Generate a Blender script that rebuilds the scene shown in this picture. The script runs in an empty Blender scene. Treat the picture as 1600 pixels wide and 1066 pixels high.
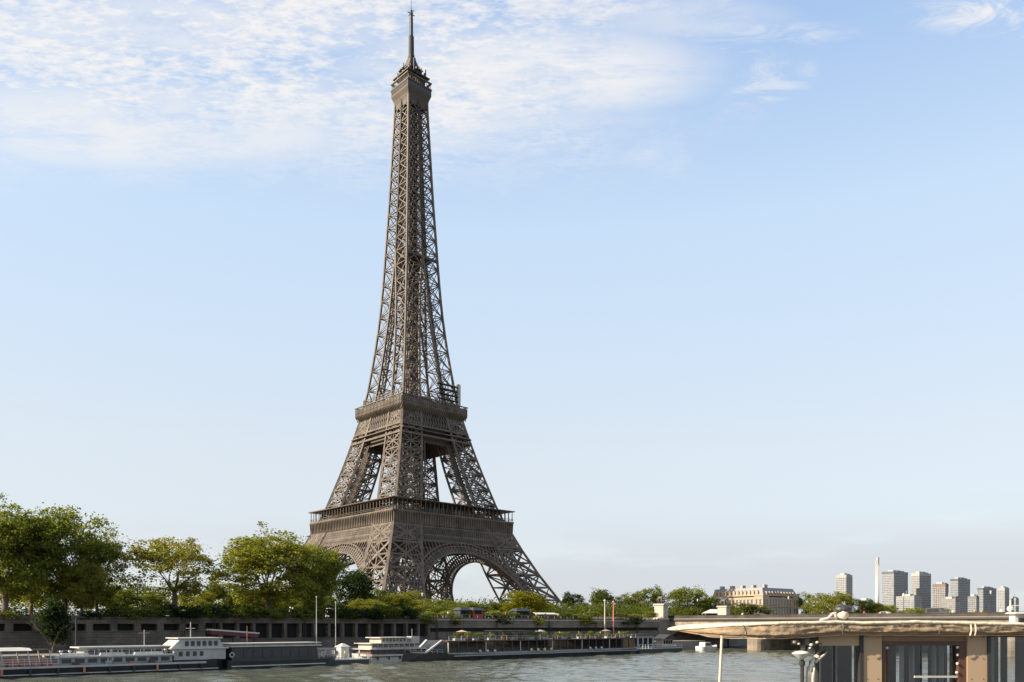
import bpy, bmesh, math, random
from math import radians as R, sin, cos, pi, sqrt
from mathutils import Vector, Matrix, noise
random.seed(7)
SC = bpy.context.scene
COL = SC.collection

# ------------------------------------------------------------------ camera
F = 1290.0            # focal length in photo pixels (photo is 1600 wide)
HY = 978.0            # horizon row
HC = 7.0              # eye height above the water
cd = bpy.data.cameras.new('camera'); cam = bpy.data.objects.new('camera', cd); COL.objects.link(cam)
cam.location = (0, 0, HC); cam.rotation_euler = (R(90), 0, 0)
cd.sensor_width = 36; cd.lens = 36*F/1600; cd.shift_y = (HY-533)/1600
cd.clip_start = .2; cd.clip_end = 20000
SC.camera = cam

# ------------------------------------------------------------------ sky, sun, exposure
SUN_EL, SUN_AZ = R(31), Vector((-0.93, -0.30, 0)).normalized()
S = Vector((SUN_AZ.x*cos(SUN_EL), SUN_AZ.y*cos(SUN_EL), sin(SUN_EL)))
world = bpy.data.worlds.new('World'); SC.world = world; world.use_nodes = True
wt = world.node_tree; wt.nodes.clear()
def WN(t, **k):
    n = wt.nodes.new(t)
    for a, b in k.items(): setattr(n, a, b)
    return n
def wl(a, b): wt.links.new(a, b)
def wmath(op, a, b=None, c=None, clamp=False):
    n = WN('ShaderNodeMath', operation=op, use_clamp=clamp)
    for i, v in enumerate((a, b, c)):
        if v is None: continue
        if isinstance(v, (int, float)): n.inputs[i].default_value = v
        else: wl(v, n.inputs[i])
    return n.outputs[0]
def wramp(v, x0, x1, y0=0., y1=1.):
    n = WN('ShaderNodeMapRange', interpolation_type='SMOOTHSTEP')
    wl(v, n.inputs['Value'])
    for k, q in (('From Min', x0), ('From Max', x1), ('To Min', y0), ('To Max', y1)): n.inputs[k].default_value = q
    return n.outputs[0]
sky = WN('ShaderNodeTexSky', sky_type='NISHITA'); sky.sun_disc = False
sky.sun_elevation = SUN_EL; sky.sun_rotation = math.atan2(S.x, S.y)
sky.air_density = 1.0; sky.dust_density = 0.6; sky.ozone_density = 1.6
tc = WN('ShaderNodeTexCoord'); sep = WN('ShaderNodeSeparateXYZ'); wl(tc.outputs['Generated'], sep.inputs[0])
dx, dy, dz = sep.outputs
dzc = wmath('MAXIMUM', dz, 0.03)
px_, py_ = wmath('DIVIDE', dx, dzc), wmath('DIVIDE', dy, dzc)      # where the ray meets a flat cloud layer
pv = WN('ShaderNodeCombineXYZ'); wl(px_, pv.inputs[0]); wl(py_, pv.inputs[1])
def wnoise(scale, detail=6, rough=.6, dist=0., sx=1, sy=1, rot=0, off=(0, 0, 0)):
    m = WN('ShaderNodeMapping'); wl(pv.outputs[0], m.inputs[0])
    m.inputs['Scale'].default_value = (sx, sy, 1); m.inputs['Rotation'].default_value = (0, 0, rot)
    m.inputs['Location'].default_value = off
    n = WN('ShaderNodeTexNoise'); wl(m.outputs[0], n.inputs['Vector'])
    n.inputs['Scale'].default_value = scale; n.inputs['Detail'].default_value = detail
    n.inputs['Roughness'].default_value = rough; n.inputs['Distortion'].default_value = dist
    return n.outputs['Fac']
# high mottled cloud sheet: north-east part of the layer only
edge = wnoise(1.8, 6, .66, .2)
ex = wmath('ADD', px_, wmath('MULTIPLY', wmath('SUBTRACT', edge, .5), 1.1))
ey = wmath('ADD', py_, wmath('MULTIPLY', wmath('SUBTRACT', edge, .5), .55))
sheet = wmath('MULTIPLY', wramp(ex, .42, -.05), wramp(ey, 1.98, 1.50))
patch = wnoise(3.4, 6, .64, .15, sx=1.0, sy=1.35, rot=.35, off=(3.1, 1.7, 0))
fleck = wnoise(34, 5, .68, .15, sx=.7, sy=1.35, rot=.35)
dens = wmath('ADD', wmath('MULTIPLY', patch, .95), wmath('MULTIPLY', fleck, .5))
dens = wmath('ADD', wmath('MULTIPLY', wmath('SUBTRACT', patch, .5), 2.0), wmath('MULTIPLY', wmath('SUBTRACT', fleck, .5), 2.3))
dens = wmath('ADD', dens, .66)
cl1 = wmath('MULTIPLY', wramp(dens, .0, 1.15), sheet)
# soft bright core of the sheet left of the tower top and right of it
def blob(cx, cy, rx, ry, amt):
    a = wmath('POWER', wmath('DIVIDE', wmath('SUBTRACT', px_, cx), rx), 2.)
    b = wmath('POWER', wmath('DIVIDE', wmath('SUBTRACT', py_, cy), ry), 2.)
    return wmath('MULTIPLY', wramp(wmath('ADD', a, b), 1., 0.), amt)
soft = wramp(wnoise(6, 8, .68, .2, sx=.7, sy=1.6, rot=.25, off=(5, 2, 0)), .28, .62)
cores = blob(.02, 1.50, .42, .17, .95)
for b in (blob(-.75, 1.66, .62, .19, .8), blob(-.55, 1.38, .5, .10, .7), blob(-.2, 1.62, .6, .17, .6), blob(.28, 1.36, .22, .06, .45)):
    cores = wmath('MAXIMUM', cores, b)
cl2 = wmath('MULTIPLY', cores, wmath('ADD', wmath('MULTIPLY', soft, .8), .2))
wis = wramp(wnoise(9, 6, .68, 1.2, sx=.8, sy=1.6, rot=-.5, off=(2, 7, 0)), .40, .66)
wisps = wmath('MAXIMUM', blob(.47, 1.515, .10, .10, .5), wmath('MAXIMUM', blob(.90, 1.345, .30, .075, 1.0), blob(.38, 1.40, .25, .06, .45)))
cl2 = wmath('MAXIMUM', cl2, wmath('MULTIPLY', wisps, wis))
cloud = wmath('MAXIMUM', cl1, cl2, clamp=True)
cloud = wmath('MULTIPLY', cloud, .93)
# pale veil thickening towards the horizon
vr = WN('ShaderNodeValToRGB'); wl(dz, vr.inputs[0]); el = vr.color_ramp.elements
stops = ((.0, (4.5, 4.75, 5.05)), (.095, (4.9, 5.05, 5.25)), (.2, (5.1, 5.4, 5.6)), (.3, (4.75, 5.45, 6.2)), (.43, (4.35, 5.4, 6.6)), (.57, (3.0, 4.2, 6.15)), (.75, (2.2, 3.4, 5.6)))
while len(el) < len(stops): el.new(.5)
for e_, (p_, c_) in zip(el, stops): e_.position = p_; e_.color = (*[q/7 for q in c_], 1)
vs = WN('ShaderNodeMix', data_type='RGBA', blend_type='MULTIPLY'); vs.inputs['Factor'].default_value = 1; vs.clamp_result = False
wl(vr.outputs[0], vs.inputs['A']); vs.inputs['B'].default_value = (7, 7, 7, 1)
lm = WN('ShaderNodeMapping'); wl(tc.outputs['Generated'], lm.inputs[0]); lm.inputs['Scale'].default_value = (1, 1, 4.5); lm.inputs['Location'].default_value = (.3, 0, 0)
ln = WN('ShaderNodeTexNoise'); wl(lm.outputs[0], ln.inputs['Vector']); ln.inputs['Scale'].default_value = 3.2; ln.inputs['Detail'].default_value = 6; ln.inputs['Roughness'].default_value = .55
lown = wmath('ADD', ln.outputs['Fac'], wmath('MULTIPLY', dx, .28))
lowbank = wmath('MULTIPLY', wramp(dz, .15, .055), wramp(lown, .38, .60))
mix1 = WN('ShaderNodeMix', data_type='RGBA'); mix1.inputs['Factor'].default_value = .75; wl(sky.outputs[0], mix1.inputs['A'])
wl(vs.outputs['Result'], mix1.inputs['B'])
mixb = WN('ShaderNodeMix', data_type='RGBA'); wl(wmath('MULTIPLY', lowbank, .8), mixb.inputs['Factor']); wl(mix1.outputs['Result'], mixb.inputs['A'])
mixb.inputs['B'].default_value = (4.0, 4.2, 4.5, 1)
mix2 = WN('ShaderNodeMix', data_type='RGBA'); wl(cloud, mix2.inputs['Factor']); wl(mixb.outputs['Result'], mix2.inputs['A'])
mix2.inputs['B'].default_value = (5.8, 5.65, 5.5, 1)
bg = WN('ShaderNodeBackground'); wl(mix2.outputs['Result'], bg.inputs['Color']); bg.inputs['Strength'].default_value = 0.074
wo = WN('ShaderNodeOutputWorld'); wl(bg.outputs[0], wo.inputs[0])
sd = bpy.data.lights.new('sun', 'SUN'); sun = bpy.data.objects.new('sun', sd); COL.objects.link(sun)
sd.energy = 5.0; sd.angle = R(.5); sd.color = (1, .87, .69)
sun.rotation_euler = S.to_track_quat('Z', 'Y').to_euler(); sun.location = (-60, -20, 80)
SC.view_settings.view_transform = 'Standard'; SC.view_settings.look = 'None'
SC.view_settings.gamma = 1; SC.view_settings.use_curve_mapping = False
SC.view_settings.exposure = 1.15

# ------------------------------------------------------------------ helpers
def W(px, py, Y):                      # a photo pixel at depth Y -> world point
    return Vector(((px-800)/F*Y, Y, HC+(HY-py)/F*Y))
BD, BN = Vector((.7170, .6971, 0)), Vector((-.6971, .7170, 0))     # along the left bank (downstream), and inland
BO = Vector((-68, 110, 0)); BANG = math.atan2(BD.y, BD.x)
def bank(t, off, z=0): return BO + BD*t + BN*off + Vector((0, 0, z))
def tpx(px, off):                      # distance along the bank at which the line at this offset meets the photo column
    k = (px-800)/F; b = BO + BN*off
    return (k*b.y-b.x)/(BD.x-k*BD.y)

MATS = {}
def mat(name, col, rough=.7, metal=0., var=.25, scale=1.5, col2=None, bump=0., spec=.4, streak=False, bscale=None):
    if name in MATS: return MATS[name]
    m = bpy.data.materials.new(name); m.use_nodes = True; nt = m.node_tree
    b = nt.nodes['Principled BSDF']; b.inputs['Roughness'].default_value = rough; b.inputs['Metallic'].default_value = metal
    b.inputs['Specular IOR Level'].default_value = spec
    t = nt.nodes.new('ShaderNodeTexCoord'); mp = nt.nodes.new('ShaderNodeMapping'); nt.links.new(t.outputs['Object'], mp.inputs[0])
    if streak: mp.inputs['Scale'].default_value = (1, 1, .15)
    n = nt.nodes.new('ShaderNodeTexNoise'); nt.links.new(mp.outputs[0], n.inputs['Vector'])
    n.inputs['Scale'].default_value = scale; n.inputs['Detail'].default_value = 6; n.inputs['Roughness'].default_value = .65
    mr = nt.nodes.new('ShaderNodeMapRange'); nt.links.new(n.outputs['Fac'], mr.inputs['Value'])
    mr.inputs['From Min'].default_value = .3; mr.inputs['From Max'].default_value = .7
    mx = nt.nodes.new('ShaderNodeMix'); mx.data_type = 'RGBA'; nt.links.new(mr.outputs[0], mx.inputs['Factor'])
    mx.inputs['A'].default_value = (*col, 1)
    mx.inputs['B'].default_value = (*(col2 or [c*(1-var) for c in col]), 1)
    nt.links.new(mx.outputs['Result'], b.inputs['Base Color'])
    if bump:
        bp = nt.nodes.new('ShaderNodeBump'); bp.inputs['Strength'].default_value = bump; bp.inputs['Distance'].default_value = .05
        n2 = nt.nodes.new('ShaderNodeTexNoise'); nt.links.new(t.outputs['Object'], n2.inputs['Vector']); n2.inputs['Scale'].default_value = bscale or scale*6
        nt.links.new(n2.outputs['Fac'], bp.inputs['Height']); nt.links.new(bp.outputs[0], b.inputs['Normal'])
    MATS[name] = m; return m
def stonemat(name, c1, c2, mortar, bw=1.2, bh=.5):
    m = bpy.data.materials.new(name); m.use_nodes = True; nt = m.node_tree; b = nt.nodes['Principled BSDF']; b.inputs['Roughness'].default_value = .9
    t = nt.nodes.new('ShaderNodeTexCoord'); mp = nt.nodes.new('ShaderNodeMapping'); nt.links.new(t.outputs['Object'], mp.inputs[0])
    mp.inputs['Rotation'].default_value = (R(90), 0, 0)
    br = nt.nodes.new('ShaderNodeTexBrick'); nt.links.new(mp.outputs[0], br.inputs['Vector'])
    br.inputs['Color1'].default_value = (*c1, 1); br.inputs['Color2'].default_value = (*c2, 1); br.inputs['Mortar'].default_value = (*mortar, 1)
    br.inputs['Scale'].default_value = 1; br.inputs['Brick Width'].default_value = bw; br.inputs['Row Height'].default_value = bh; br.inputs['Mortar Size'].default_value = .03
    n = nt.nodes.new('ShaderNodeTexNoise'); nt.links.new(t.outputs['Object'], n.inputs['Vector']); n.inputs['Scale'].default_value = .35; n.inputs['Detail'].default_value = 8
    mr = nt.nodes.new('ShaderNodeMapRange'); nt.links.new(n.outputs['Fac'], mr.inputs['Value']); mr.inputs['From Min'].default_value = .35; mr.inputs['From Max'].default_value = .7
    mr.inputs['To Min'].default_value = 1; mr.inputs['To Max'].default_value = .45
    mx = nt.nodes.new('ShaderNodeMix'); mx.data_type = 'RGBA'; mx.blend_type = 'MULTIPLY'; mx.inputs['Factor'].default_value = 1
    nt.links.new(br.outputs['Color'], mx.inputs['A']); nt.links.new(mr.outputs[0], mx.inputs['B'])
    nt.links.new(mx.outputs['Result'], b.inputs['Base Color']); MATS[name] = m; return m
def glassmat(name, tint=(.02, .025, .03), clear=.0, rough=.03):
    m = bpy.data.materials.new(name); m.use_nodes = True; nt = m.node_tree; nt.nodes.clear()
    o = nt.nodes.new('ShaderNodeOutputMaterial'); g = nt.nodes.new('ShaderNodeBsdfGlossy'); g.inputs['Roughness'].default_value = rough
    n = nt.nodes.new('ShaderNodeTexNoise'); n.inputs['Scale'].default_value = 1.3; t = nt.nodes.new('ShaderNodeTexCoord'); nt.links.new(t.outputs['Object'], n.inputs['Vector'])
    bp = nt.nodes.new('ShaderNodeBump'); bp.inputs['Strength'].default_value = .08; nt.links.new(n.outputs['Fac'], bp.inputs['Height']); nt.links.new(bp.outputs[0], g.inputs['Normal'])
    d = nt.nodes.new('ShaderNodeBsdfDiffuse'); d.inputs['Color'].default_value = (*tint, 1)
    tr = nt.nodes.new('ShaderNodeBsdfTransparent'); tr.inputs['Color'].default_value = (.93, .95, .95, 1)
    a = nt.nodes.new('ShaderNodeMixShader'); a.inputs[0].default_value = clear; nt.links.new(d.outputs[0], a.inputs[1]); nt.links.new(tr.outputs[0], a.inputs[2])
    fr = nt.nodes.new('ShaderNodeFresnel'); fr.inputs['IOR'].default_value = 1.6
    x = nt.nodes.new('ShaderNodeMixShader'); nt.links.new(fr.outputs[0], x.inputs[0]); nt.links.new(a.outputs[0], x.inputs[1]); nt.links.new(g.outputs[0], x.inputs[2])
    nt.links.new(x.outputs[0], o.inputs[0]); MATS[name] = m; return m

class MB:
    def __init__(s): s.v = []; s.f = []; s.mi = []
    def face(s, idx, m=0): s.f.append(idx); s.mi.append(m)
    def hexa(s, p, m=0):                       # eight corners: bottom ring 0-3, top ring 4-7
        b = len(s.v); s.v += [tuple(q) for q in p]
        for q in ((3, 2, 1, 0), (4, 5, 6, 7), (0, 1, 5, 4), (1, 2, 6, 5), (2, 3, 7, 6), (3, 0, 4, 7)): s.face([b+i for i in q], m)
        return s
    def box(s, x0, x1, y0, y1, z0, z1, m=0):
        return s.hexa([(x0, y0, z0), (x1, y0, z0), (x1, y1, z0), (x0, y1, z0), (x0, y0, z1), (x1, y0, z1), (x1, y1, z1), (x0, y1, z1)], m)
    def beam(s, p, q, a=.5, b=None, up=(0, 0, 1), m=0):
        b = b or a; p = Vector(p); q = Vector(q); d = q-p
        if d.length < 1e-4: return s
        d.normalize(); u = Vector(up)
        if abs(d.dot(u)) > .95: u = Vector((1, 0, 0)) if abs(d.x) < .7 else Vector((0, 1, 0))
        r = d.cross(u).normalized()*a/2; t = r.cross(d).normalized()*b/2
        return s.hexa([p-r-t, p+r-t, p+r+t, p-r+t, q-r-t, q+r-t, q+r+t, q-r+t], m)
    def tube(s, pts, rad, n=8, m=0, cap=True):
        pts = [Vector(p) for p in pts]; rs = rad if isinstance(rad, (list, tuple)) else [rad]*len(pts)
        base = len(s.v); N = len(pts)
        for i, p in enumerate(pts):
            d = (pts[min(i+1, N-1)]-pts[max(i-1, 0)]).normalized()
            u = Vector((0, 0, 1)) if abs(d.z) < .9 else Vector((1, 0, 0))
            a = d.cross(u).normalized(); b = a.cross(d)
            for k in range(n):
                th = 2*pi*k/n; s.v.append(tuple(p+(a*cos(th)+b*sin(th))*rs[i]))
        for i in range(N-1):
            for k in range(n):
                s.face([base+i*n+k, base+i*n+(k+1) % n, base+(i+1)*n+(k+1) % n, base+(i+1)*n+k], m)
        if cap: s.face([base+k for k in range(n)][::-1], m); s.face([base+(N-1)*n+k for k in range(n)], m)
        return s
    def lathe(s, c, prof, n=12, m=0, sx=1, sy=1):
        c = Vector(c); base = len(s.v)
        for r, z in prof:
            for k in range(n):
                s.v.append((c.x+sx*r*cos(2*pi*k/n), c.y+sy*r*sin(2*pi*k/n), c.z+z))
        for i in range(len(prof)-1):
            for k in range(n): s.face([base+i*n+k, base+i*n+(k+1) % n, base+(i+1)*n+(k+1) % n, base+(i+1)*n+k], m)
        s.face([base+k for k in range(n)][::-1], m); s.face([base+(len(prof)-1)*n+k for k in range(n)], m)
        return s
    def sphere(s, c, r, n=10, m=0, sz=1):
        k = max(4, n//2); return s.lathe(c, [(max(.02, sin(pi*i/k))*r, -cos(pi*i/k)*r*sz) for i in range(k+1)], n, m)
    def prism(s, poly, y0, y1, m=0, ax='xz'):   # outline in x-z, thick along y (or in x-y, thick along z)
        n = len(poly); b = len(s.v)
        for y in (y0, y1):
            for a, c in poly: s.v.append((a, y, c) if ax == 'xz' else (a, c, y))
        s.face([b+i for i in range(n)], m); s.face([b+n+i for i in range(n)][::-1], m)
        for i in range(n): s.face([b+i, b+n+i, b+n+(i+1) % n, b+(i+1) % n], m)
        return s
    def loft(s, rings, m=0, cap=True):
        n = len(rings[0]); b = len(s.v)
        for r in rings: s.v += [tuple(p) for p in r]
        for i in range(len(rings)-1):
            for k in range(n): s.face([b+i*n+k, b+i*n+(k+1) % n, b+(i+1)*n+(k+1) % n, b+(i+1)*n+k], m)
        if cap: s.face([b+k for k in range(n)][::-1], m); s.face([b+(len(rings)-1)*n+k for k in range(n)], m)
        return s
    def build(s, name, mats, parent=None, loc=None, rz=0., smooth=False, fix=True):
        me = bpy.data.meshes.new(name); me.from_pydata(s.v, [], s.f)
        for m in (mats if isinstance(mats, (list, tuple)) else [mats]): me.materials.append(m)
        me.polygons.foreach_set('material_index', s.mi)
        if fix:
            bm = bmesh.new(); bm.from_mesh(me); bmesh.ops.recalc_face_normals(bm, faces=bm.faces); bm.to_mesh(me); bm.free()
        if smooth: me.polygons.foreach_set('use_smooth', [True]*len(me.polygons))
        me.update(); o = bpy.data.objects.new(name, me); COL.objects.link(o)
        if parent: o.parent = parent
        if loc is not None: o.location = loc
        o.rotation_euler.z = rz
        return o
def tag(o, label, cat, group=None):
    o['label'] = label; o['category'] = cat
    if group: o['group'] = group
    return o
def empty(name, loc, rz=0., label=None, cat=None, group=None):
    o = bpy.data.objects.new(name, None); COL.objects.link(o); o.location = loc; o.rotation_euler.z = rz; o.empty_display_size = .5
    if label: tag(o, label, cat, group)
    return o
KIDS = {}
def copy_tree(o, parent=None):
    c = o.copy(); COL.objects.link(c)
    if parent: c.parent = parent
    for ch in list(o.children): copy_tree(ch, c)
    return c
def struct(o): o['kind'] = 'structure'; return o
def lerp(tab, x):
    for (a, p), (b, q) in zip(tab, tab[1:]):
        if x <= b: return p+(q-p)*(x-a)/(b-a)
    return tab[-1][1]

# ------------------------------------------------------------------ materials
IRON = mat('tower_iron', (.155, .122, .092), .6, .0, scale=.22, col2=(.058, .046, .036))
IRON2 = mat('tower_iron_shaded', (.078, .058, .043), .65, scale=.3, streak=True)  # darker copy of the tower iron, with shade put into its colour
DARKI = mat('dark_iron', (.035, .032, .03), .5)
PGLASS = glassmat('pavilion_glass', (.05, .05, .05))
GLASS = glassmat('boat_glass', (.02, .025, .03))
FARGL = mat('far_glass', (.10, .115, .13), .25, spec=.6)
WHITE = mat('white_paint', (.60, .58, .53), .45, scale=.9, var=.35, streak=True)
CREAM = mat('cream_paint', (.56, .48, .37), .5, scale=1.2, var=.18)
GREYP = mat('grey_paint', (.33, .34, .33), .5, scale=.7, var=.3)
LGREY = mat('light_grey_paint', (.45, .44, .41), .5, scale=.7, var=.3, streak=True)
BLACKH = mat('black_hull_paint', (.018, .019, .021), .35, scale=.4, col2=(.035, .033, .032), streak=True)
DHULL = mat('dark_grey_hull_paint', (.045, .05, .048), .4, scale=.4, streak=True)
RED = mat('red_paint', (.42, .06, .035), .5)
PINK = mat('faded_red_fabric', (.55, .22, .17), .8)
BROWN = mat('brown_wood', (.10, .05, .03), .45, scale=3, streak=True)
TAN = mat('tan_panel', (.40, .285, .185), .55, scale=1.1, var=.14, streak=True)
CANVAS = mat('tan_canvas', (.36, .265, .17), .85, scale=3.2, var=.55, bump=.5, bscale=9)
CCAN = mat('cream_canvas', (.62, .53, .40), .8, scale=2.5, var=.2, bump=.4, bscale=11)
STONE = stonemat('quay_stone', (.165, .138, .105), (.125, .104, .08), (.07, .06, .048))
BSTONE = stonemat('bridge_stone', (.32, .26, .195), (.27, .22, .165), (.16, .13, .10), 1.5, .6)
PSTONE = mat('palace_stone', (.37, .295, .21), .85, scale=.15, var=.2)
ZINC = mat('zinc_roof', (.22, .22, .225), .5, scale=.3)
PALE = mat('pale_stone', (.40, .36, .30), .85, scale=.6, var=.25)
BRONZE = mat('dark_bronze', (.10, .095, .085), .5, scale=1)
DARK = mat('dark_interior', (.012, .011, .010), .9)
BARK = mat('plane_bark', (.15, .11, .075), .9, scale=2, col2=(.08, .06, .045), bump=.5)
EARTH = mat('promenade_gravel', (.24, .21, .17), .95, scale=.2)
PAVE = mat('low_quay_paving', (.20, .185, .165), .9, scale=.3)
YEL = mat('yellow_cloth', (.75, .47, .03), .7)
def bandmat():
    m = bpy.data.materials.new('glass_with_floor_bands'); m.use_nodes = True; nt = m.node_tree; b = nt.nodes['Principled BSDF']; b.inputs['Roughness'].default_value = .4
    t = nt.nodes.new('ShaderNodeTexCoord'); sp = nt.nodes.new('ShaderNodeSeparateXYZ'); nt.links.new(t.outputs['Object'], sp.inputs[0])
    d = nt.nodes.new('ShaderNodeMath'); d.operation = 'DIVIDE'; nt.links.new(sp.outputs[2], d.inputs[0]); d.inputs[1].default_value = 3.2
    f = nt.nodes.new('ShaderNodeMath'); f.operation = 'FRACT'; nt.links.new(d.outputs[0], f.inputs[0])
    g = nt.nodes.new('ShaderNodeMath'); g.operation = 'GREATER_THAN'; nt.links.new(f.outputs[0], g.inputs[0]); g.inputs[1].default_value = .62
    n = nt.nodes.new('ShaderNodeTexNoise'); nt.links.new(t.outputs['Object'], n.inputs['Vector']); n.inputs['Scale'].default_value = .22; n.inputs['Detail'].default_value = 3
    r = nt.nodes.new('ShaderNodeValToRGB'); nt.links.new(n.outputs['Fac'], r.inputs[0]); e = r.color_ramp.elements; e[0].position = .35; e[0].color = (.05, .06, .07, 1); e[1].position = .65; e[1].color = (.15, .17, .19, 1)
    x = nt.nodes.new('ShaderNodeMix'); x.data_type = 'RGBA'; nt.links.new(g.outputs[0], x.inputs['Factor']); nt.links.new(r.outputs[0], x.inputs['A']); x.inputs['B'].default_value = (.27, .27, .265, 1)
    nt.links.new(x.outputs['Result'], b.inputs['Base Color']); return m
BANDS = bandmat()
CURT = mat('grey_curtain', (.55, .57, .58), .9, scale=3, streak=True)

def leafmat():
    m = bpy.data.materials.new('leaves'); m.use_nodes = True; nt = m.node_tree; nt.nodes.clear()
    out = nt.nodes.new('ShaderNodeOutputMaterial'); oi = nt.nodes.new('ShaderNodeObjectInfo'); ge = nt.nodes.new('ShaderNodeNewGeometry')
    t = nt.nodes.new('ShaderNodeTexCoord'); n = nt.nodes.new('ShaderNodeTexNoise'); nt.links.new(t.outputs['Object'], n.inputs['Vector'])
    n.inputs['Scale'].default_value = .30; n.inputs['Detail'].default_value = 3
    ad = nt.nodes.new('ShaderNodeMath'); ad.operation = 'MULTIPLY_ADD'; nt.links.new(n.outputs['Fac'], ad.inputs[0]); ad.inputs[1].default_value = 1.5
    ad2 = nt.nodes.new('ShaderNodeMath'); ad2.operation = 'MULTIPLY_ADD'; nt.links.new(ge.outputs['Random Per Island'], ad2.inputs[0]); ad2.inputs[1].default_value = .55; ad2.inputs[2].default_value = -.55
    nt.links.new(ad2.outputs[0], ad.inputs[2])
    rp = nt.nodes.new('ShaderNodeValToRGB'); nt.links.new(ad.outputs[0], rp.inputs[0])
    e = rp.color_ramp.elements; e[0].position = .1; e[0].color = (.62, .72, .60, 1); e[1].position = .9; e[1].color = (1.5, 1.35, .85, 1)
    mx = nt.nodes.new('ShaderNodeMix'); mx.data_type = 'RGBA'; mx.blend_type = 'MULTIPLY'; mx.inputs['Factor'].default_value = 1
    nt.links.new(oi.outputs['Color'], mx.inputs['A']); nt.links.new(rp.outputs[0], mx.inputs['B'])
    d = nt.nodes.new('ShaderNodeBsdfDiffuse'); nt.links.new(mx.outputs['Result'], d.inputs['Color'])
    tr = nt.nodes.new('ShaderNodeBsdfTranslucent')
    hs = nt.nodes.new('ShaderNodeMix'); hs.data_type = 'RGBA'; hs.blend_type = 'MULTIPLY'; hs.inputs['Factor'].default_value = 1
    nt.links.new(mx.outputs['Result'], hs.inputs['A']); hs.inputs['B'].default_value = (1.35, 1.3, .6, 1); nt.links.new(hs.outputs['Result'], tr.inputs['Color'])
    ms = nt.nodes.new('ShaderNodeMixShader'); ms.inputs[0].default_value = .5; nt.links.new(d.outputs[0], ms.inputs[1]); nt.links.new(tr.outputs[0], ms.inputs[2])
    nt.links.new(ms.outputs[0], out.inputs[0]); return m
LEAF = leafmat()

def watermat():
    m = bpy.data.materials.new('river_water'); m.use_nodes = True; nt = m.node_tree; b = nt.nodes['Principled BSDF']
    b.inputs['Base Color'].default_value = (.075, .082, .062, 1); b.inputs['Roughness'].default_value = .10; b.inputs['IOR'].default_value = 1.33
    t = nt.nodes.new('ShaderNodeTexCoord')
    def nz(sc, rot, sx, sy, det=4):
        mp = nt.nodes.new('ShaderNodeMapping'); nt.links.new(t.outputs['Object'], mp.inputs[0]); mp.inputs['Rotation'].default_value = (0, 0, rot); mp.inputs['Scale'].default_value = (sx, sy, 1)
        n = nt.nodes.new('ShaderNodeTexNoise'); nt.links.new(mp.outputs[0], n.inputs['Vector']); n.inputs['Scale'].default_value = sc; n.inputs['Detail'].default_value = det; n.inputs['Distortion'].default_value = .6
        return n.outputs['Fac']
    a = nz(.55, .2, 1, .8); c = nz(1.7, -.3, 1, .8); big = nz(.03, .7, 1, 2.2, 3)
    m1 = nt.nodes.new('ShaderNodeMath'); m1.operation = 'MULTIPLY_ADD'; nt.links.new(c, m1.inputs[0]); m1.inputs[1].default_value = .35; nt.links.new(a, m1.inputs[2])
    mr = nt.nodes.new('ShaderNodeMapRange'); nt.links.new(big, mr.inputs['Value']); mr.inputs['From Min'].default_value = .35; mr.inputs['From Max'].default_value = .65; mr.inputs['To Min'].default_value = .35; mr.inputs['To Max'].default_value = 1
    bp = nt.nodes.new('ShaderNodeBump'); bp.inputs['Distance'].default_value = .22; nt.links.new(mr.outputs[0], bp.inputs['Strength']); nt.links.new(m1.outputs[0], bp.inputs['Height'])
    nt.links.new(bp.outputs[0], b.inputs['Normal']); return m
WATER = watermat()

# ------------------------------------------------------------------ setting: water, quay, ground
def river():
    import numpy as np
    X0, X1, Y0, Y1, d = -130., 190., 92., 300., .5
    xs = np.arange(X0, X1+d/2, d); ys = np.arange(Y0, Y1+d/2, d); gx, gy = np.meshgrid(xs, ys)
    rg = np.random.default_rng(5); z = np.zeros_like(gx)
    for k in range(46):                                  # wind chop: many short wave trains around one heading
        wl_ = rg.uniform(1.7, 7.0); th = rg.normal(1.25, .75); amp = .0085*wl_**.75
        q = 2*np.pi/wl_; ph = rg.uniform(0, 6.28); arg = q*(gx*np.cos(th)+gy*np.sin(th))+ph+.8*np.sin(gx*.09+k)+.8*np.sin(gy*.07+2*k)
        z += amp*(1.2*np.exp(np.sin(arg)-1)-.55)*1.5
    patch_ = .65+.35*np.sin(gx*.045+1.3*np.sin(gy*.03))*np.sin(gy*.038+1.1*np.sin(gx*.025))
    fade = np.clip(np.minimum.reduce([gx-X0, X1-gx, gy-Y0, Y1-gy])/8, 0, 1)
    z = z*patch_*fade
    nx, ny = len(xs), len(ys); v = np.stack([gx, gy, z], -1).reshape(-1, 3)
    i = np.arange(nx*ny).reshape(ny, nx); f = np.stack([i[:-1, :-1], i[:-1, 1:], i[1:, 1:], i[1:, :-1]], -1).reshape(-1, 4)
    n0 = len(v); B = 4000
    ev = [(-B, -B, 0), (B, -B, 0), (B, B, 0), (-B, B, 0), (X0, Y0, 0), (xs[-1], Y0, 0), (xs[-1], ys[-1], 0), (X0, ys[-1], 0)]
    ef = [(0, 1, 5, 4), (1, 2, 6, 5), (2, 3, 7, 6), (3, 0, 4, 7)]
    me = bpy.data.meshes.new('river_water'); me.from_pydata([tuple(p) for p in v]+ev, [], [tuple(int(a) for a in q) for q in f]+[tuple(n0+a for a in q) for q in ef])
    me.polygons.foreach_set('use_smooth', [True]*len(me.polygons)); me.materials.append(WATER); me.update()
    o = bpy.data.objects.new('river_water', me); COL.objects.link(o); return struct(o)
river()
def strip(name, t0, t1, o0, o1, z0, z1, m):
    b = MB(); b.box(t0, t1, o0, o1, z0, z1); return struct(b.build(name, m, loc=BO, rz=BANG))
strip('low_quay', -260, 186, 10.6, 23.4, -1.5, 2.6, PAVE)
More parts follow.
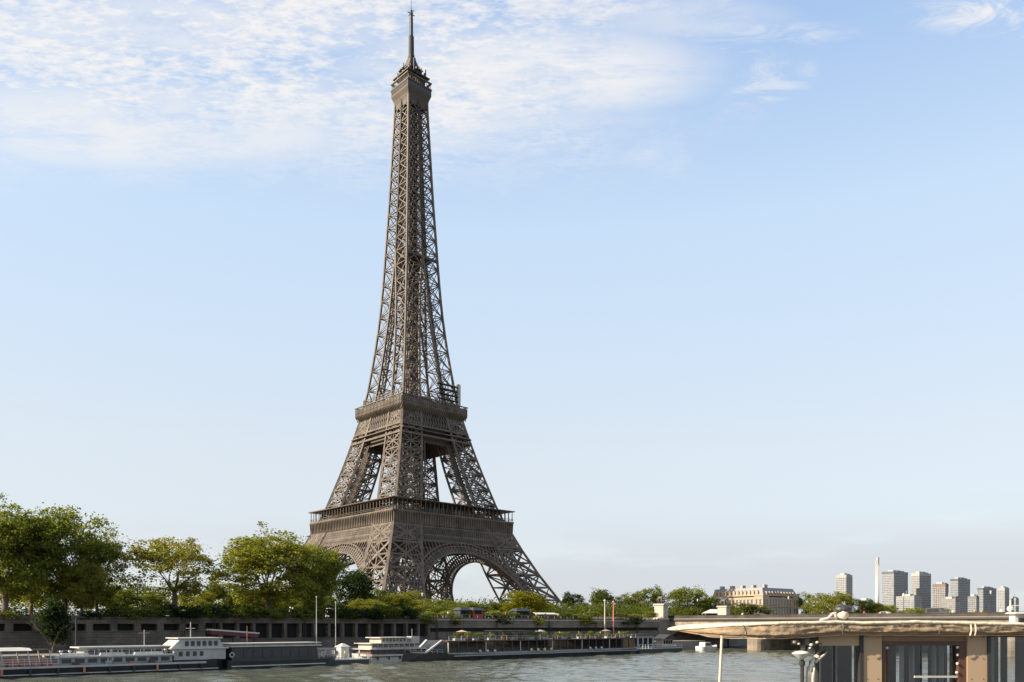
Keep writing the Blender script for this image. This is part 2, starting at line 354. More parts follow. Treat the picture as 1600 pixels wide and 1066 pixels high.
strip('ground', -900, 3000, 24.6, 2400, -1.2, 8.8, EARTH)

# ------------------------------------------------------------------ the lattice tower
TX, TY, TZ = -52.5, 430.0, 4.7
HT = [(0, 63), (17, 53.5), (27.3, 47.6), (42.3, 40.3), (49.5, 37.2), (57.6, 33.5), (63, 31.6), (85, 25), (107, 19.3), (116, 17.5), (122, 16.3), (130, 15.2), (145, 13.3), (159, 11.8),
      (175, 10.6), (190, 9.75), (212, 8.6), (222, 8.05), (262, 6.3), (271, 5.95), (277, 5.8)]
WTb = [(0, 25), (35, 18), (57.6, 15), (63, 14.8), (85, 13.2), (107, 11.2), (116, 9.8), (150, 8.5), (175, 8.6), (192, 9.6), (400, 99)]
def HH(h): return lerp(HT, h)
def LW(h): return min(lerp(WTb, h), HH(h))
tower = empty('lattice_tower', (TX, TY, TZ), R(42.9), 'tall brown iron lattice tower with three platforms, standing on four arched legs behind the trees', 'tower')
def leg_mesh(sx, sy, levels, e, d, hz, star=False, inner=True, fill=False):
    b = MB()
    def corners(h):
        H, w = HH(h), LW(h)
        return [Vector((sx*H, sy*H, h)), Vector((sx*(H-w), sy*H, h)), Vector((sx*(H-w), sy*(H-w), h)), Vector((sx*H, sy*(H-w), h))]
    for i, h0 in enumerate(levels[:-1]):
        h1 = levels[i+1]; A, B = corners(h0), corners(h1)
        for k in range(4):
            b.beam(A[k], B[k], e if k != 2 else e*.8)
            j = (k+1) % 4
            if (A[k]-A[j]).length < .6: continue
            dd = d if k in (0, 3) else d*.8
            up = (1, 0, 0) if k in (1, 3) else (0, 1, 0)
            b.beam(A[k], A[j], hz, hz)
            if i == len(levels)-2: b.beam(B[k], B[j], hz, hz)
            if not inner and k in (1, 2): continue
            b.beam(A[k], B[j], dd, dd*.3, up); b.beam(A[j], B[k], dd, dd*.3, up)
            if star:
                m = (A[k]+A[j]+B[k]+B[j])/4
                b.beam((A[k]+B[k])/2, (A[j]+B[j])/2, dd*.8, dd*.25, up); b.beam((A[k]+A[j])/2, (B[k]+B[j])/2, dd*.8, dd*.25, up)
                if k in (0, 3):                         # rosette plate in the middle of each star and light secondary lattice
                    for (p, q) in ((A[k], A[j]), (B[k], B[j])):
                        b.beam((p+q)/2, (A[k]+B[k])/2, dd*.45, dd*.4, up); b.beam((p+q)/2, (A[j]+B[j])/2, dd*.45, dd*.4, up)
        b.beam(A[0], A[2], hz*.7); b.beam(A[1], A[3], hz*.7)
        c0, c1 = sum(A, Vector())/4, sum(B, Vector())/4
        if (A[0]-A[1]).length > 3:                      # central stringer and secondary struts inside the leg
            b.beam(c0, c1, d*1.4, d*1.4)
            for k in range(4): b.beam(A[k], c1, d*.6); b.beam(c0, (B[k]+B[(k+1) % 4])/2, d*.6)
        if fill:                                        # lift rails and stairs climbing inside the leg
            c0 = sum(A, Vector())/4; c1 = sum(B, Vector())/4
            for ox in (-1, 1): b.beam(c0+Vector((ox*sx*1.6, -ox*sy*1.6, 0)), c1+Vector((ox*sx*1.6, -ox*sy*1.6, 0)), .9, .5)
            b.beam(A[0], B[2], d*.6); b.beam(A[2], B[0], d*.6); b.beam(A[1], B[3], d*.6); b.beam(A[3], B[1], d*.6)
    return b
LOW = [3, 15.5, 28.5, 41, 49.5, 57]
MID = [57, 64.5, 72.5, 80.5, 88.5, 96.5, 102.5, 109]
UPL = [114]; st = 10.4
while UPL[-1] < 268: UPL.append(min(274, UPL[-1]+st)); st = max(5.4, st*.962)
UPL[-1] = 274
for sx in (-1, 1):
    for sy in (-1, 1):
        leg = leg_mesh(sx, sy, LOW, 1.25, .95, .8, star=True, fill=True).build('leg', IRON, tower, fix=False)
        m = MB(); c = HH(3)-12
        m.hexa([(sx*c-14, sy*c-14, -1.5), (sx*c+14, sy*c-14, -1.5), (sx*c+14, sy*c+14, -1.5), (sx*c-14, sy*c+14, -1.5),
                (sx*c-13, sy*c-13, 6.3), (sx*c+13, sy*c-13, 6.3), (sx*c+13, sy*c+13, 6.3), (sx*c-13, sy*c+13, 6.3)])
        m.build('masonry_base', PALE, leg)
        leg_mesh(sx, sy, MID, 1.1, .62, .6, star=True, fill=True).build('middle_leg', IRON, tower, fix=False)
        leg_mesh(sx, sy, UPL, .95, .42, .42, fill=False).build('upper_leg', IRON, tower, fix=False)
def face_pt(k, u, h, out=0.):
    H = HH(h)+out
    return Vector([(u, -H, h), (H, u, h), (-u, H, h), (-H, -u, h)][k])
FN = [Vector((0, -1, 0)), Vector((1, 0, 0)), Vector((0, 1, 0)), Vector((-1, 0, 0))]
# lattice belts and arches, one per face
for k in range(4):
    b = MB()
    for h in (42.3, 45.2, 49.3):
        b.beam(face_pt(k, -HH(h), h), face_pt(k, HH(h), h), .55, .7, FN[k])
        b.beam(face_pt(k, -HH(h), h, -3), face_pt(k, HH(h), h, -3), .5, .5, FN[k])
    n = 30
    for i in range(-n, n):
        for (h0, h1, st_, th) in ((45.2, 49.3, 2, .3), (42.3, 45.2, 1, .3)):
            for out in (0, -3):
                a0, a1 = i/n*HH(h0), (i+st_)/n*HH(h1); c0, c1 = (i+st_)/n*HH(h0), i/n*HH(h1)
                if i+st_ > n: continue
                b.beam(face_pt(k, a0, h0, out), face_pt(k, a1, h1, out), th, th, FN[k]); b.beam(face_pt(k, c0, h0, out), face_pt(k, c1, h1, out), th, th, FN[k])
    b.build('lattice_belt', IRON, tower, fix=False)
    b = MB(); N = 46; Ri, Rm, Ro, hc = 36.0, 39.0, 40.6, 1.8
    for out in (0, -3.6):
        prev = None
        for i in range(N+1):
            th = pi*(.085+.83*i/N)
            P = [face_pt(k, r*cos(th), hc+r*sin(th), out+.25) for r in (Ri, Rm, Ro)]
            if prev:
                b.beam(prev[0], P[0], .75, .9, FN[k]); b.beam(prev[1], P[1], .4, .4, FN[k]); b.beam(prev[2], P[2], .55, .7, FN[k])
                b.beam(prev[0], P[1], .22, .22, FN[k]); b.beam(prev[1], P[0], .22, .22, FN[k])
            b.beam(P[0], P[2], .42, .42, FN[k])
            # spandrel struts from the arch up to the belt
            if out == 0 and Ro*sin(th)+hc > 12 and abs(Ro*cos(th)) > 9:
                u = Ro*cos(th); top = 42.3
                if hc+Ro*sin(th) < 41 and abs(u) < 33: b.beam(P[2], face_pt(k, u*1.0, top), .38, .38, FN[k])
            prev = P
    for i in range(N+1):
        th = pi*(.085+.83*i/N)
        b.beam(face_pt(k, Ri*cos(th), hc+Ri*sin(th), .25), face_pt(k, Ri*cos(th), hc+Ri*sin(th), -3.35), .35)
        b.beam(face_pt(k, Ro*cos(th), hc+Ro*sin(th), .25), face_pt(k, Ro*cos(th), hc+Ro*sin(th), -3.35), .35)
    for s in (-1, 1):                                   # horizontal ties of the spandrel
        for h in (38.6, 35.0, 31.0):
            uo = sqrt(max(0, Ro**2-(h-hc)**2)); b.beam(face_pt(k, s*uo, h), face_pt(k, s*min(uo+9, HH(h)-LW(h)+3), h), .3, .3, FN[k])
    b.build('arch', IRON, tower, fix=False)
def ring(b, prof, m=0):                                 # square lathe: (half, h) outline
    b.loft([[(-r, -r, h), (r, -r, h), (r, r, h), (-r, r, h)] for r, h in prof], m, cap=False)
    return b
# first platform
p1 = MB(); ring(p1, [(30, 55.2), (36.6, 55.2), (36.6, 56.2), (30, 56.2), (30, 55.2)])
ring(p1, [(14, 55.3), (30, 55.3), (30, 56.0), (14, 56.0), (14, 55.3)])
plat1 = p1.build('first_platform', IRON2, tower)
fr = MB(); ring(fr, [(36.9, 49.6), (37.35, 50.2), (37.35, 54.6), (37.9, 55.4), (37.9, 56.0), (36.9, 56.0), (36.9, 49.6)])
for k in range(4):
    for i in range(-25, 26):
        u = i/25*37; p = Vector([(u, -37.4, 50), (37.4, u, 50), (u, 37.4, 50), (-37.4, u, 50)][k]); q = p.copy(); q.z = 55
        fr.beam(p, q+FN[k]*.4, .32, .6, FN[k])
fr.build('frieze', IRON, plat1)
ug = MB()
for out, ha, hb in ((-4.2, 42.6, 55.0), (-9, 44, 55.0)):
    r0, r1 = HH(ha)+out, HH(hb)+out; ring(ug, [(r0, ha), (r1, hb), (r1-.3, hb), (r0-.3, ha), (r0, ha)])
for i in range(-6, 7):
    for k in (0, 1):
        a, c = ((i*5.2, -33, 54.4), (i*5.2, 33, 54.4)) if k else ((-33, i*5.2, 54.1), (33, i*5.2, 54.1)); ug.beam(a, c, .4, 1.3)
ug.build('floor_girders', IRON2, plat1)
rl = MB()
for h in (56.7, 57.4): ring(rl, [(37.5, h), (37.7, h), (37.7, h+.14), (37.5, h+.14), (37.5, h)])
for k in range(4):
    for i in range(-14, 15):
        u = i/14*37.2; p = [(u, -37.2), (37.2, u), (u, 37.2), (-37.2, u)][k]
        rl.beam((p[0], p[1], 56), (p[0], p[1], 61.2), .28)
        p2 = [(u*.86, -32), (32, u*.86), (u*.86, 32), (-32, u*.86)][k]
        rl.beam((p2[0], p2[1], 56), (p2[0], p2[1], 61.2), .35)
rl.build('gallery_columns', IRON, plat1, fix=False)
rf = MB(); ring(rf, [(31, 61.2), (38.3, 61.2), (38.3, 61.65), (31, 61.75), (31, 61.2)]); rf.build('gallery_roof', IRON2, plat1)
for k in range(4):                                      # glazed pavilion between two legs
    pv_ = MB(); pv_.box(-15.5, 15.5, -31, -21.5, 56.2, 61.0)
    o = pv_.build('pavilion', PGLASS, plat1); o.rotation_euler.z = pi/2*k
    pm = MB()
    for i in range(-8, 9): pm.beam((i*1.9, -31.08, 56.2), (i*1.9, -31.08, 61), .22)
    pm.box(-16, 16, -31.6, -21, 61.0, 61.18); o2 = pm.build('pavilion_frame', IRON, plat1, fix=False); o2.rotation_euler.z = pi/2*k
# second platform
p2 = MB(); ring(p2, [(8, 110), (19.6, 110), (19.6, 110.9), (8, 110.9), (8, 110)])
ring(p2, [(9, 115.6), (17.6, 115.6), (17.6, 116.1), (9, 116.1), (9, 115.6)])
plat2 = p2.build('second_platform', IRON2, tower)
g2 = MB(); ring(g2, [(19.0, 108.4), (19.6, 109.3), (20.55, 110.6), (20.75, 111.4), (20.75, 112.3), (20.5, 112.3), (19.0, 110), (19.0, 108.4)])
ring(g2, [(20.3, 112.5), (20.75, 112.5), (20.75, 114.6), (20.55, 114.6), (20.3, 112.5)])
for k in range(4):
    for i in range(-16, 17):
        u = i/16*20.3; a, c, e_ = [[(u, -r, h), (r, u, h), (u, r, h), (-r, u, h)][k] for r, h in ((19.4, 108.5), (20.9, 111), (20.9, 115.4))]
        g2.beam(a, c, .22, .5, FN[k]); g2.beam(c, e_, .16, .16, FN[k])
ring(g2, [(20.3, 115.3), (21.0, 115.3), (21.0, 115.7), (20.3, 115.7), (20.3, 115.3)])
g2.build('gallery', IRON, plat2, fix=True)
h2 = MB()
for k in range(4):
    for a, h in ((0, 96.5), (0, 101.2)):
        h2.beam(face_pt(k, -HH(h), h, .15), face_pt(k, HH(h), h, .15), .9, 1.3, FN[k])
    h2.beam(face_pt(k, -HH(98.8), 98.8, -.3), face_pt(k, HH(98.8), 98.8, -.3), .4, 3.6, FN[k])
    n = 12
    for i in range(-n, n):
        h0, h1 = 101.5, 108.5
        h2.beam(face_pt(k, i/n*HH(h0), h0), face_pt(k, (i+1)/n*HH(h1), h1), .35, .35, FN[k]); h2.beam(face_pt(k, (i+1)/n*HH(h0), h0), face_pt(k, i/n*HH(h1), h1), .35, .35, FN[k])
h2.build('girder_belt', IRON, plat2, fix=False)
wb = MB(); r0, r1 = HH(93.5)-2.6, HH(101)-2.6; ring(wb, [(r0, 93.5), (r1, 101), (r1-.3, 101), (r0-.3, 93.5), (r0, 93.5)])
r0, r1 = HH(101)-3.2, HH(109.5)-3.2; ring(wb, [(r0, 101.2), (r1, 109.5), (r1-.3, 109.5), (r0-.3, 101.2), (r0, 101.2)])
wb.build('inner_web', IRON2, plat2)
for sx in (-1, 1):                                      # inclined lift tracks on the inner sides of the legs
    for sy in (-1, 1):
        for ax in (0, 1):
            lt_ = MB()
            def at_(h, q): u, v = HH(h)-LW(h)-q, HH(h)-1.8; return Vector((sx*u, sy*v, h)) if ax == 0 else Vector((sx*v, sy*u, h))
            for q in (1.8, 3.2):
                for a, c in ((58, 70), (70, 82), (82, 94)): lt_.beam(at_(a, q), at_(c, q), .5, .7)
            for j in range(12): lt_.beam(at_(59+j*3, 0), at_(59.8+j*3, 3.2), .28)
            if sx == -1 and sy == 1 and ax == 1:        # the busier lift and stair tower beside the left leg
                for q in (4.8, 6.2):
                    for a, c in ((58, 70), (70, 80), (80, 90)): lt_.beam(at_(a, q), at_(c, q*.8 if c == 90 else q), .4, .5)
                for j in range(10): lt_.beam(at_(59+j*3, 3.2), at_(62+j*3, 6.0), .3); lt_.beam(at_(62+j*3, 3.2), at_(59+j*3, 6.0), .3); lt_.beam(at_(59+j*3, 3.2), at_(59+j*3, 6.0), .3)
            lt_.build('lift_track', IRON2, tower, fix=False)
tw = MB()
for k in range(4):                                      # upper tier: kiosks and railings on the second platform
    for h in (116.8, 118.2, 119.6): tw.beam(face_pt(k, -HH(h)-.5, h, .5), face_pt(k, HH(h)+.5, h, .5), .25)
    for i in range(-8, 9): tw.beam(face_pt(k, i/8*HH(117)*1.03, 116, .5), face_pt(k, i/8*HH(117)*1.03, 120, .5), .2)
tw.build('upper_tier_railing', IRON, plat2, fix=False)
kb = MB(); kb.box(-10, 10, -10, 10, 111, 115.4); kb.box(-7, 7, -7, 7, 116.1, 121); kb.build('machine_room', IRON2, plat2)
# scaffold and hoist mast on the right of the second platform
sc = MB(); px0 = 15.6
for x in (4, 6.5, 9, 11.5, 14, 16.5):
    for y in (-18.2, -16.2): sc.beam((x+.5, y, 116), (x+.5, y, 127.5-abs(x-10)*.4), .22)
for h in (118.5, 121, 123.5, 126):
    for y in (-18.2, -16.2): sc.beam((4, y, h), (17.5, y, h), .25)
    sc.box(4.5, 17, -18, -16.4, h, h+.12)
sc.build('scaffold', DARKI, plat2, fix=False)
hm = MB()
for i in range(5): hm.box(16.6, 18.2, -18.4, -16.9, 116.1+i*2.3, 118.2+i*2.3)
hm.box(17.0, 17.8, -18, -17.2, 116, 127.8)
hm.build('hoist_mast', LGREY, plat2)
# central lift shaft, intermediate platform
ls = MB(); hs = [112+i*4.2 for i in range(39)]
for i, h in enumerate(hs[:-1]):
    h1 = hs[i+1]; r = 2.5 if h < 190 else 2.0
    C4 = [(-r, -r), (r, -r), (r, r), (-r, r)]
    for j in range(4):
        a, c = C4[j], C4[(j+1) % 4]
        ls.beam((*a, h), (*a, h1), .6); ls.beam((*a, h), (*c, h1), .32); ls.beam((*c, h), (*a, h1), .32); ls.beam((*a, h), (*c, h), .4)
    for a in ((-1, 0), (1, 0), (0, -1), (0, 1)): ls.beam((a[0]*r*.5, a[1]*r*.5, h), (a[0]*r*.5, a[1]*r*.5, h1), .3)
    if h < 200 and i % 2 == 0:                          # ties out to the four legs
        for s in (-1, 1):
            for q in (-1, 1): ls.beam((s*r, q*r, h), (s*(HH(h)-LW(h)), q*(HH(h)-LW(h)), h), .4)
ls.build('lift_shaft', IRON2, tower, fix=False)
ip = MB(); ip.box(-7.6, 7.6, -7.6, 7.6, 191, 191.8); ip.box(-5, 5, -5, 5, 191.8, 195); ip.box(-9.6, 9.6, -9.9, -8.7, 191, 192.2); ip.build('intermediate_platform', IRON2, tower)
# third platform, cabin, antenna
p3 = MB(); ring(p3, [(5.9, 270.5), (6.1, 273), (6.6, 275.2), (7.35, 277.2), (7.45, 277.8), (7.45, 280.4), (7.7, 280.4), (7.7, 281.2), (0.1, 281.3)])
ring(p3, [(5.9, 270.4), (.1, 270.4)])
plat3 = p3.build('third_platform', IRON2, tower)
for k in range(4):
    w3 = MB()
    for i in range(-5, 5): w3.box(i*1.4+.2, i*1.4+1.2, -7.52, -7.40, 278.3, 279.9)
    o = w3.build('cabin_windows', PGLASS, plat3); o.rotation_euler.z = pi/2*k
c3 = MB(); ring(c3, [(6.9, 283.9), (7.7, 283.9), (7.7, 284.5), (6.9, 284.6), (6.9, 283.9)])
for k in range(4):
    for i in range(-6, 7):
        u = i*1.15; p = [(u, -7.3), (7.3, u), (u, 7.3), (-7.3, u)][k]; c3.beam((*p, 281), (*p, 284), .2)
c3.build('open_deck_cage', IRON, plat3, fix=False)
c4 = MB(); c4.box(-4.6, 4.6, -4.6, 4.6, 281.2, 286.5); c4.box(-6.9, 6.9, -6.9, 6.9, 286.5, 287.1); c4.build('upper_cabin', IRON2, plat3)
an = MB(); rnd = random.Random(3)
for i in range(46):
    a = rnd.random()*2*pi; r = rnd.uniform(4.2, 7.6); h = rnd.uniform(285.6, 289.5); x, y = r*cos(a), r*sin(a)
    an.beam((x, y, h-1.5), (x, y, h+rnd.uniform(1, 4.5)), rnd.uniform(.25, .6))
    if i % 3 == 0: an.lathe((x, y, h+1.2), [(.2, -.8), (1., -.5), (1.0, .5), (.2, .8)], 8)
    an.beam((x*.5, y*.5, h), (x, y, h), .3)
an.build('aerials', DARKI, plat3, fix=False)
dm = MB(); ring(dm, [(3.9, 287), (3.8, 290.6), (4.4, 290.7), (4.4, 291.2), (2.3, 291.4), (2.2, 294), (1.9, 296.2), (1.3, 298), (1.2, 299.5)])
for k in range(4):
    a = pi/4+k*pi/2; dm.beam((5.6*cos(a), 5.6*sin(a), 291), (2*cos(a), 2*sin(a), 296), .3)
dm.build('lantern_dome', IRON2, plat3)
mst = MB(); mst.tube([(0, 0, 298), (0, 0, 309)], [1.6, 1.5], 10); mst.tube([(0, 0, 309), (0, 0, 322.6)], [1.05, .9], 8); mst.tube([(0, 0, 322), (0, 0, 329.5)], [.16, .1], 6)
mst.beam((-2.3, 0, 321), (2.3, 0, 321), .3); mst.beam((0, -2.3, 321.4), (0, 2.3, 321.4), .3)
for h in range(300, 322, 2): mst.lathe((0, 0, h), [(.7, 0), (1.5 if h < 309 else 1.0, .15), (.7, .3)], 8)
mst.build('antenna_mast', DARKI, tower)

# ------------------------------------------------------------------ trees
def branch(mb, p, d, ln, r, depth, rnd, tips):
    pts = [p]; rs = [r]; q = p.copy(); dd = d.copy()
    for i in range(3):
        dd = (dd+Vector((rnd.uniform(-.2, .2), rnd.uniform(-.2, .2), rnd.uniform(-.05, .15)))).normalized()
        q = q+dd*ln/3; pts.append(q.copy()); rs.append(r*(1-.18*(i+1)))
    mb.tube(pts, rs, 6 if depth > 1 else 5, cap=False)
    tips.append(q)
    if depth == 0: return
    for i in range(rnd.choice((2, 3, 3))):
        a = rnd.random()*2*pi; sp = rnd.uniform(.45, .95)
        nd = (dd+Vector((cos(a), sin(a), .15))*sp).normalized()
        branch(mb, pts[rnd.choice((2, 3))], nd, ln*rnd.uniform(.62, .85), rs[-1]*.72, depth-1, rnd, tips)
def make_tree(name, seed, hgt, cw, trunk_h, nclump, per, leaf, spread, gap=.0, shape='round', low=.12):
    """unit tree standing at the origin: returns (trunk mesh, crown mesh)"""
    rnd = random.Random(seed); tb = MB(); tips = []
    tb.tube([(0, 0, -.4), (0, 0, .4), (.1, 0, trunk_h*.5), (.05, .1, trunk_h)], [hgt*.030, hgt*.024, hgt*.020, hgt*.018], 8, cap=False)
    for i in range(5):
        a = 2*pi*i/5+rnd.uniform(-.4, .4)
        branch(tb, Vector((.05, .1, trunk_h*rnd.uniform(.85, 1.))), Vector((cos(a)*.55, sin(a)*.55, 1)).normalized(), (hgt-trunk_h)*.36, hgt*.011, 3 if gap > 0 else 2, rnd, tips)
    cb = MB(); cb0 = low*hgt; ch = hgt-cb0; cz = cb0+ch*.5
    lob = []
    for i in range(15):
        a = rnd.random()*2*pi; e = -.95+1.85*((i*.618) % 1); r = sqrt(max(.12, 1-e*e*.85))*rnd.uniform(.75, 1.05)
        lob.append((Vector((cos(a)*r*cw*.33, sin(a)*r*cw*.33, cz+e*ch*.36)), rnd.uniform(.34, .52)*cw*.40))
    lob.append((Vector((0, 0, cz+ch*.18)), cw*.26))
    cl = []
    for i in range(nclump):
        c, r = rnd.choice(lob)
        while True:
            v = Vector((rnd.uniform(-1, 1), rnd.uniform(-1, 1), rnd.uniform(-1, 1)))
            if v.length < 1: break
        v = v.normalized()*(v.length**.38)
        p = c+Vector((v.x*r, v.y*r, v.z*r*.85))
        if shape == 'cone':
            f = max(0, min(1, (p.z-trunk_h*.5)/(hgt-trunk_h*.5))); s_ = (1-f)**.7*.95+.1; p = Vector((p.x*s_*1.1, p.y*s_*1.1, p.z))
        if gap and noise.noise(p*.35+Vector((seed, 0, 0))) < gap-.3: continue
        cl.append(p)
    if gap:
        cl += [t+Vector((rnd.uniform(-.4, .4), rnd.uniform(-.4, .4), rnd.uniform(-.3, .5))) for t in tips]
    zs = [p.z for p in cl]; top = sorted(zs)[int(len(zs)*.995)]; sc_ = (hgt-.3)/top
    vv, ff = [], []
    for p in cl:
        k = int(per*rnd.uniform(.5, 1.4)); sp = spread*rnd.uniform(.6, 1.3)
        for i in range(k):
            q = p+Vector((rnd.gauss(0, sp*.55), rnd.gauss(0, sp*.55), rnd.gauss(0, sp*.34)))
            if q.z < 1.0: continue
            l = leaf*rnd.uniform(.6, 1.35); n = Vector((rnd.gauss(0, 1), rnd.gauss(0, 1), rnd.gauss(.6, 1))).normalized()
            a = n.orthogonal().normalized(); a.rotate(Matrix.Rotation(rnd.random()*6.28, 3, n)); c = n.cross(a)
            b0 = len(vv); vv += [tuple(q-a*l*.5), tuple(q+c*l*.32+a*l*.05), tuple(q+a*l*.5), tuple(q-c*l*.32+a*l*.05)]; ff.append((b0, b0+1, b0+2, b0+3))
    cme = bpy.data.meshes.new('crown'); cme.from_pydata(vv, [], ff); cme.materials.append(LEAF); cme.update()
    tme = bpy.data.meshes.new('trunk'); tme.from_pydata(tb.v, [], tb.f); tme.materials.append(BARK); tme.polygons.foreach_set('use_smooth', [True]*len(tme.polygons)); tme.update()
    return tme, cme, hgt, cw
PROTO = {
    'planeA': [make_tree('a', s, 20, 15, 5.0, 720, 40, .40, 1.0, .10, low=.05) for s in (11, 23, 37)],
    'sparse': [make_tree('b', s, 18, 15, 5.5, 620, 26, .38, .85, .26, low=.20) for s in (5,)],
    'round': [make_tree('c', s, 12, 11, 1.6, 360, 34, .38, .85, low=.02) for s in (3, 8, 15)],
    'cone': [make_tree('d', 9, 9, 5.5, .8, 220, 26, .34, .6, shape='cone')],
    'bush': [make_tree('e', s, 3, 3.6, .35, 90, 30, .24, .36) for s in (2, 6)],
}
G1, G2, G3 = (.135, .160, .052, 1), (.170, .182, .052, 1), (.200, .194, .062, 1)
GD, GB, GL = (.078, .098, .032, 1), (.030, .048, .030, 1), (.19, .21, .07, 1)
def tree(name, kind, v, px, py, wpx, off, color, label, cat='tree', group=None, Y=None, z0=8.8, rz=None):
    if Y is None: P = bank(tpx(px, off), off); Y = P.y
    g = W(px, 0, Y); top = W(px, py, Y).z
    tm, cm, h, cw = PROTO[kind][v]
    sz = (top-z0)/h; sx = wpx*Y/F/cw*.98
    o = empty(name, (g.x, g.y, z0), random.random()*6.28 if rz is None else rz, label, cat, group); o.scale = (sx, sx, sz)
    t = bpy.data.objects.new('trunk', tm); COL.objects.link(t); t.parent = o
    c = bpy.data.objects.new('crown', cm); COL.objects.link(c); c.parent = o; c.color = color
    return o
GP = 'plane trees along the left bank promenade'
tree('plane_tree', 'planeA', 0, 8, 776, 165, 31, G1, 'tall dense dark green plane tree cut off by the left edge of the photo', group=GP)
tree('plane_tree', 'planeA', 1, 100, 783, 160, 32, G1, 'tallest full plane tree, left of the tower, above the dark cone-shaped bush', group=GP)
tree('plane_tree', 'planeA', 2, 152, 822, 85, 36, G2, 'narrow yellow-tinged plane tree just left of the thin see-through tree', group=GP)
tree('plane_tree', 'planeA', 1, 48, 800, 110, 38, G2, 'yellow-tinged plane tree between the two tallest ones, filling the gap behind them', group=GP, rz=1.)
tree('plane_tree', 'planeA', 2, 128, 868, 80, 29, G3, 'small low yellow plane tree in front, right of the dark cone-shaped bush', group=GP, rz=3.)
tree('plane_tree', 'sparse', 0, 272, 831, 165, 31, G3, 'thin see-through plane tree with bare limbs showing against the sky', group=GP)
tree('plane_tree', 'planeA', 0, 420, 820, 172, 31, G2, 'broad plane tree nearest the tower on its left, with yellow-green leaves', group=GP, rz=2.2)
tree('plane_tree', 'planeA', 1, 488, 840, 92, 34, G1, 'slimmer plane tree behind the white flagpole, overlapping the first platform', group=GP, rz=4.)
tree('dark_tree', 'round', 1, 548, 880, 92, 60, GB, 'very dark blue-green tree in front of the tower left arch')
tree('dark_tree', 'round', 0, 588, 912, 55, 66, GD, 'smaller dark tree between the tower left leg and the row of pale low trees')
GR = 'low trees and shrubs on the promenade behind the quay wall'
lowrow = [(190, 915, 60, 44, GD, 'dark low tree behind the gap left of the thin see-through plane tree'), (232, 922, 70, 46, G1, 'low green tree behind the thin plane tree, on its left side'),
          (305, 920, 75, 46, G2, 'low yellow-green tree right behind the foot of the thin plane tree'), (355, 900, 75, 48, G1, 'low tree filling the gap between the thin plane tree and the broad one'),
          (398, 915, 70, 50, GD, 'dark low tree behind the trunk of the broad plane tree'), (452, 918, 70, 50, G1, 'low green tree behind the broad plane tree, left of the flagpoles'),
          (505, 925, 60, 52, GD, 'dark low tree between the two white flagpoles'), (572, 932, 70, 44, G2, 'low pale green tree right of the taller flagpole pair'),
          (628, 920, 85, 50, G2, 'wide low tree straight below the near leg of the tower'), (676, 932, 60, 56, G1, 'low tree below the left foot of the right-hand arch'),
          (722, 936, 70, 60, G1, 'low tree seen through the large arch, on its left side'), (765, 940, 60, 64, GD, 'dark low tree seen through the large arch, on its right side')]
for i, (x, y, w, off, c, lb) in enumerate(lowrow): tree('low_tree', 'round', i % 3, x, y, w, off, c, lb, group=GR)
tree('yellow_green_tree', 'round', 2, 823, 920, 86, 44, (.15, .145, .012, 1), 'bright yellow-green round tree under the right foot of the tower')
GF = 'trees between the tower and the bridge'
for i, (x, y, w, Y, c, lb) in enumerate([(898, 920, 50, 330, GB, 'darkest tree just right of the tower foot'), (944, 914, 56, 345, GD, 'dark green tree second to the right of the tower foot'),
        (985, 921, 56, 350, G1, 'lower green tree left of the tree behind the tall stone pedestal'), (1016, 910, 48, 350, G1, 'tall narrow tree rising left of the tall stone pedestal'),
        (1074, 911, 78, 345, G1, 'round wide tree right of the tall stone pedestal'), (1108, 928, 44, 350, GD, 'small dark tree against the left end of the palace facade'),
        (1148, 938, 66, 385, GD, 'dark low tree in front of the palace, at its centre'), (1180, 941, 50, 385, GD, 'dark low tree in front of the palace, beside its pale corner'),
        (862, 944, 50, 320, GD, 'small dark tree between the yellow-green tree and the darkest tree')]):
    tree('distant_tree', 'round', i % 3, x, y, w, None, c, lb, group=GF, Y=Y)
GX = 'trees beyond the bridge'
for i, (x, y, w, Y, c, lb) in enumerate([(1257, 920, 34, 470, G1, 'narrow tree touching the shaded end of the palace'), (1294, 919, 88, 430, G2, 'big round bright green tree between the palace and the far towers'),
        (1350, 934, 70, 520, G1, 'low spreading tree at the foot of the white chimney'), (1388, 940, 56, 560, G2, 'low tree below the widest far tower'),
        (1424, 946, 44, 600, GL, 'small pale tree in front of the far towers'), (1462, 948, 54, 600, G3, 'small yellowish tree below the brown far tower')]):
    tree('distant_tree', 'round', i % 3, x, y, w, None, c, lb, group=GX, Y=Y)
tree('cone_bush', 'cone', 0, 82, 922, 66, 19, GB, 'dark cone-shaped bush standing in front of the quay wall on the low quay', 'bush', z0=2.6)
GHB = 'clipped round bushes above the quay wall'
for i, (x, y, w, c, lb) in enumerate([(672, 955, 24, G2, 'leftmost clipped round bush in the row above the quay wall'), (698, 954, 26, GL, 'second pale clipped round bush above the quay wall from the left'),
        (728, 955, 24, GL, 'third pale clipped round bush above the quay wall, left of the red kiosk'), (772, 954, 32, GL, 'wide pale round bush right of the red kiosk'), (806, 957, 26, G2, 'last round bush of the row, below the yellow-green tree')]):
    tree('round_bush', 'bush', i % 2, x, y, w, 27, c, lb, 'bush', GHB)
GHH = 'shrubs spilling over the quay wall parapet'
places = ('below the thin plane tree', 'beside the thin plane tree trunk', 'left of the white gangway', 'above the white gangway', 'below the broad plane tree', 'left of the flagpoles', 'between the flagpoles', 'right of the flagpoles', 'above the three-deck boat')
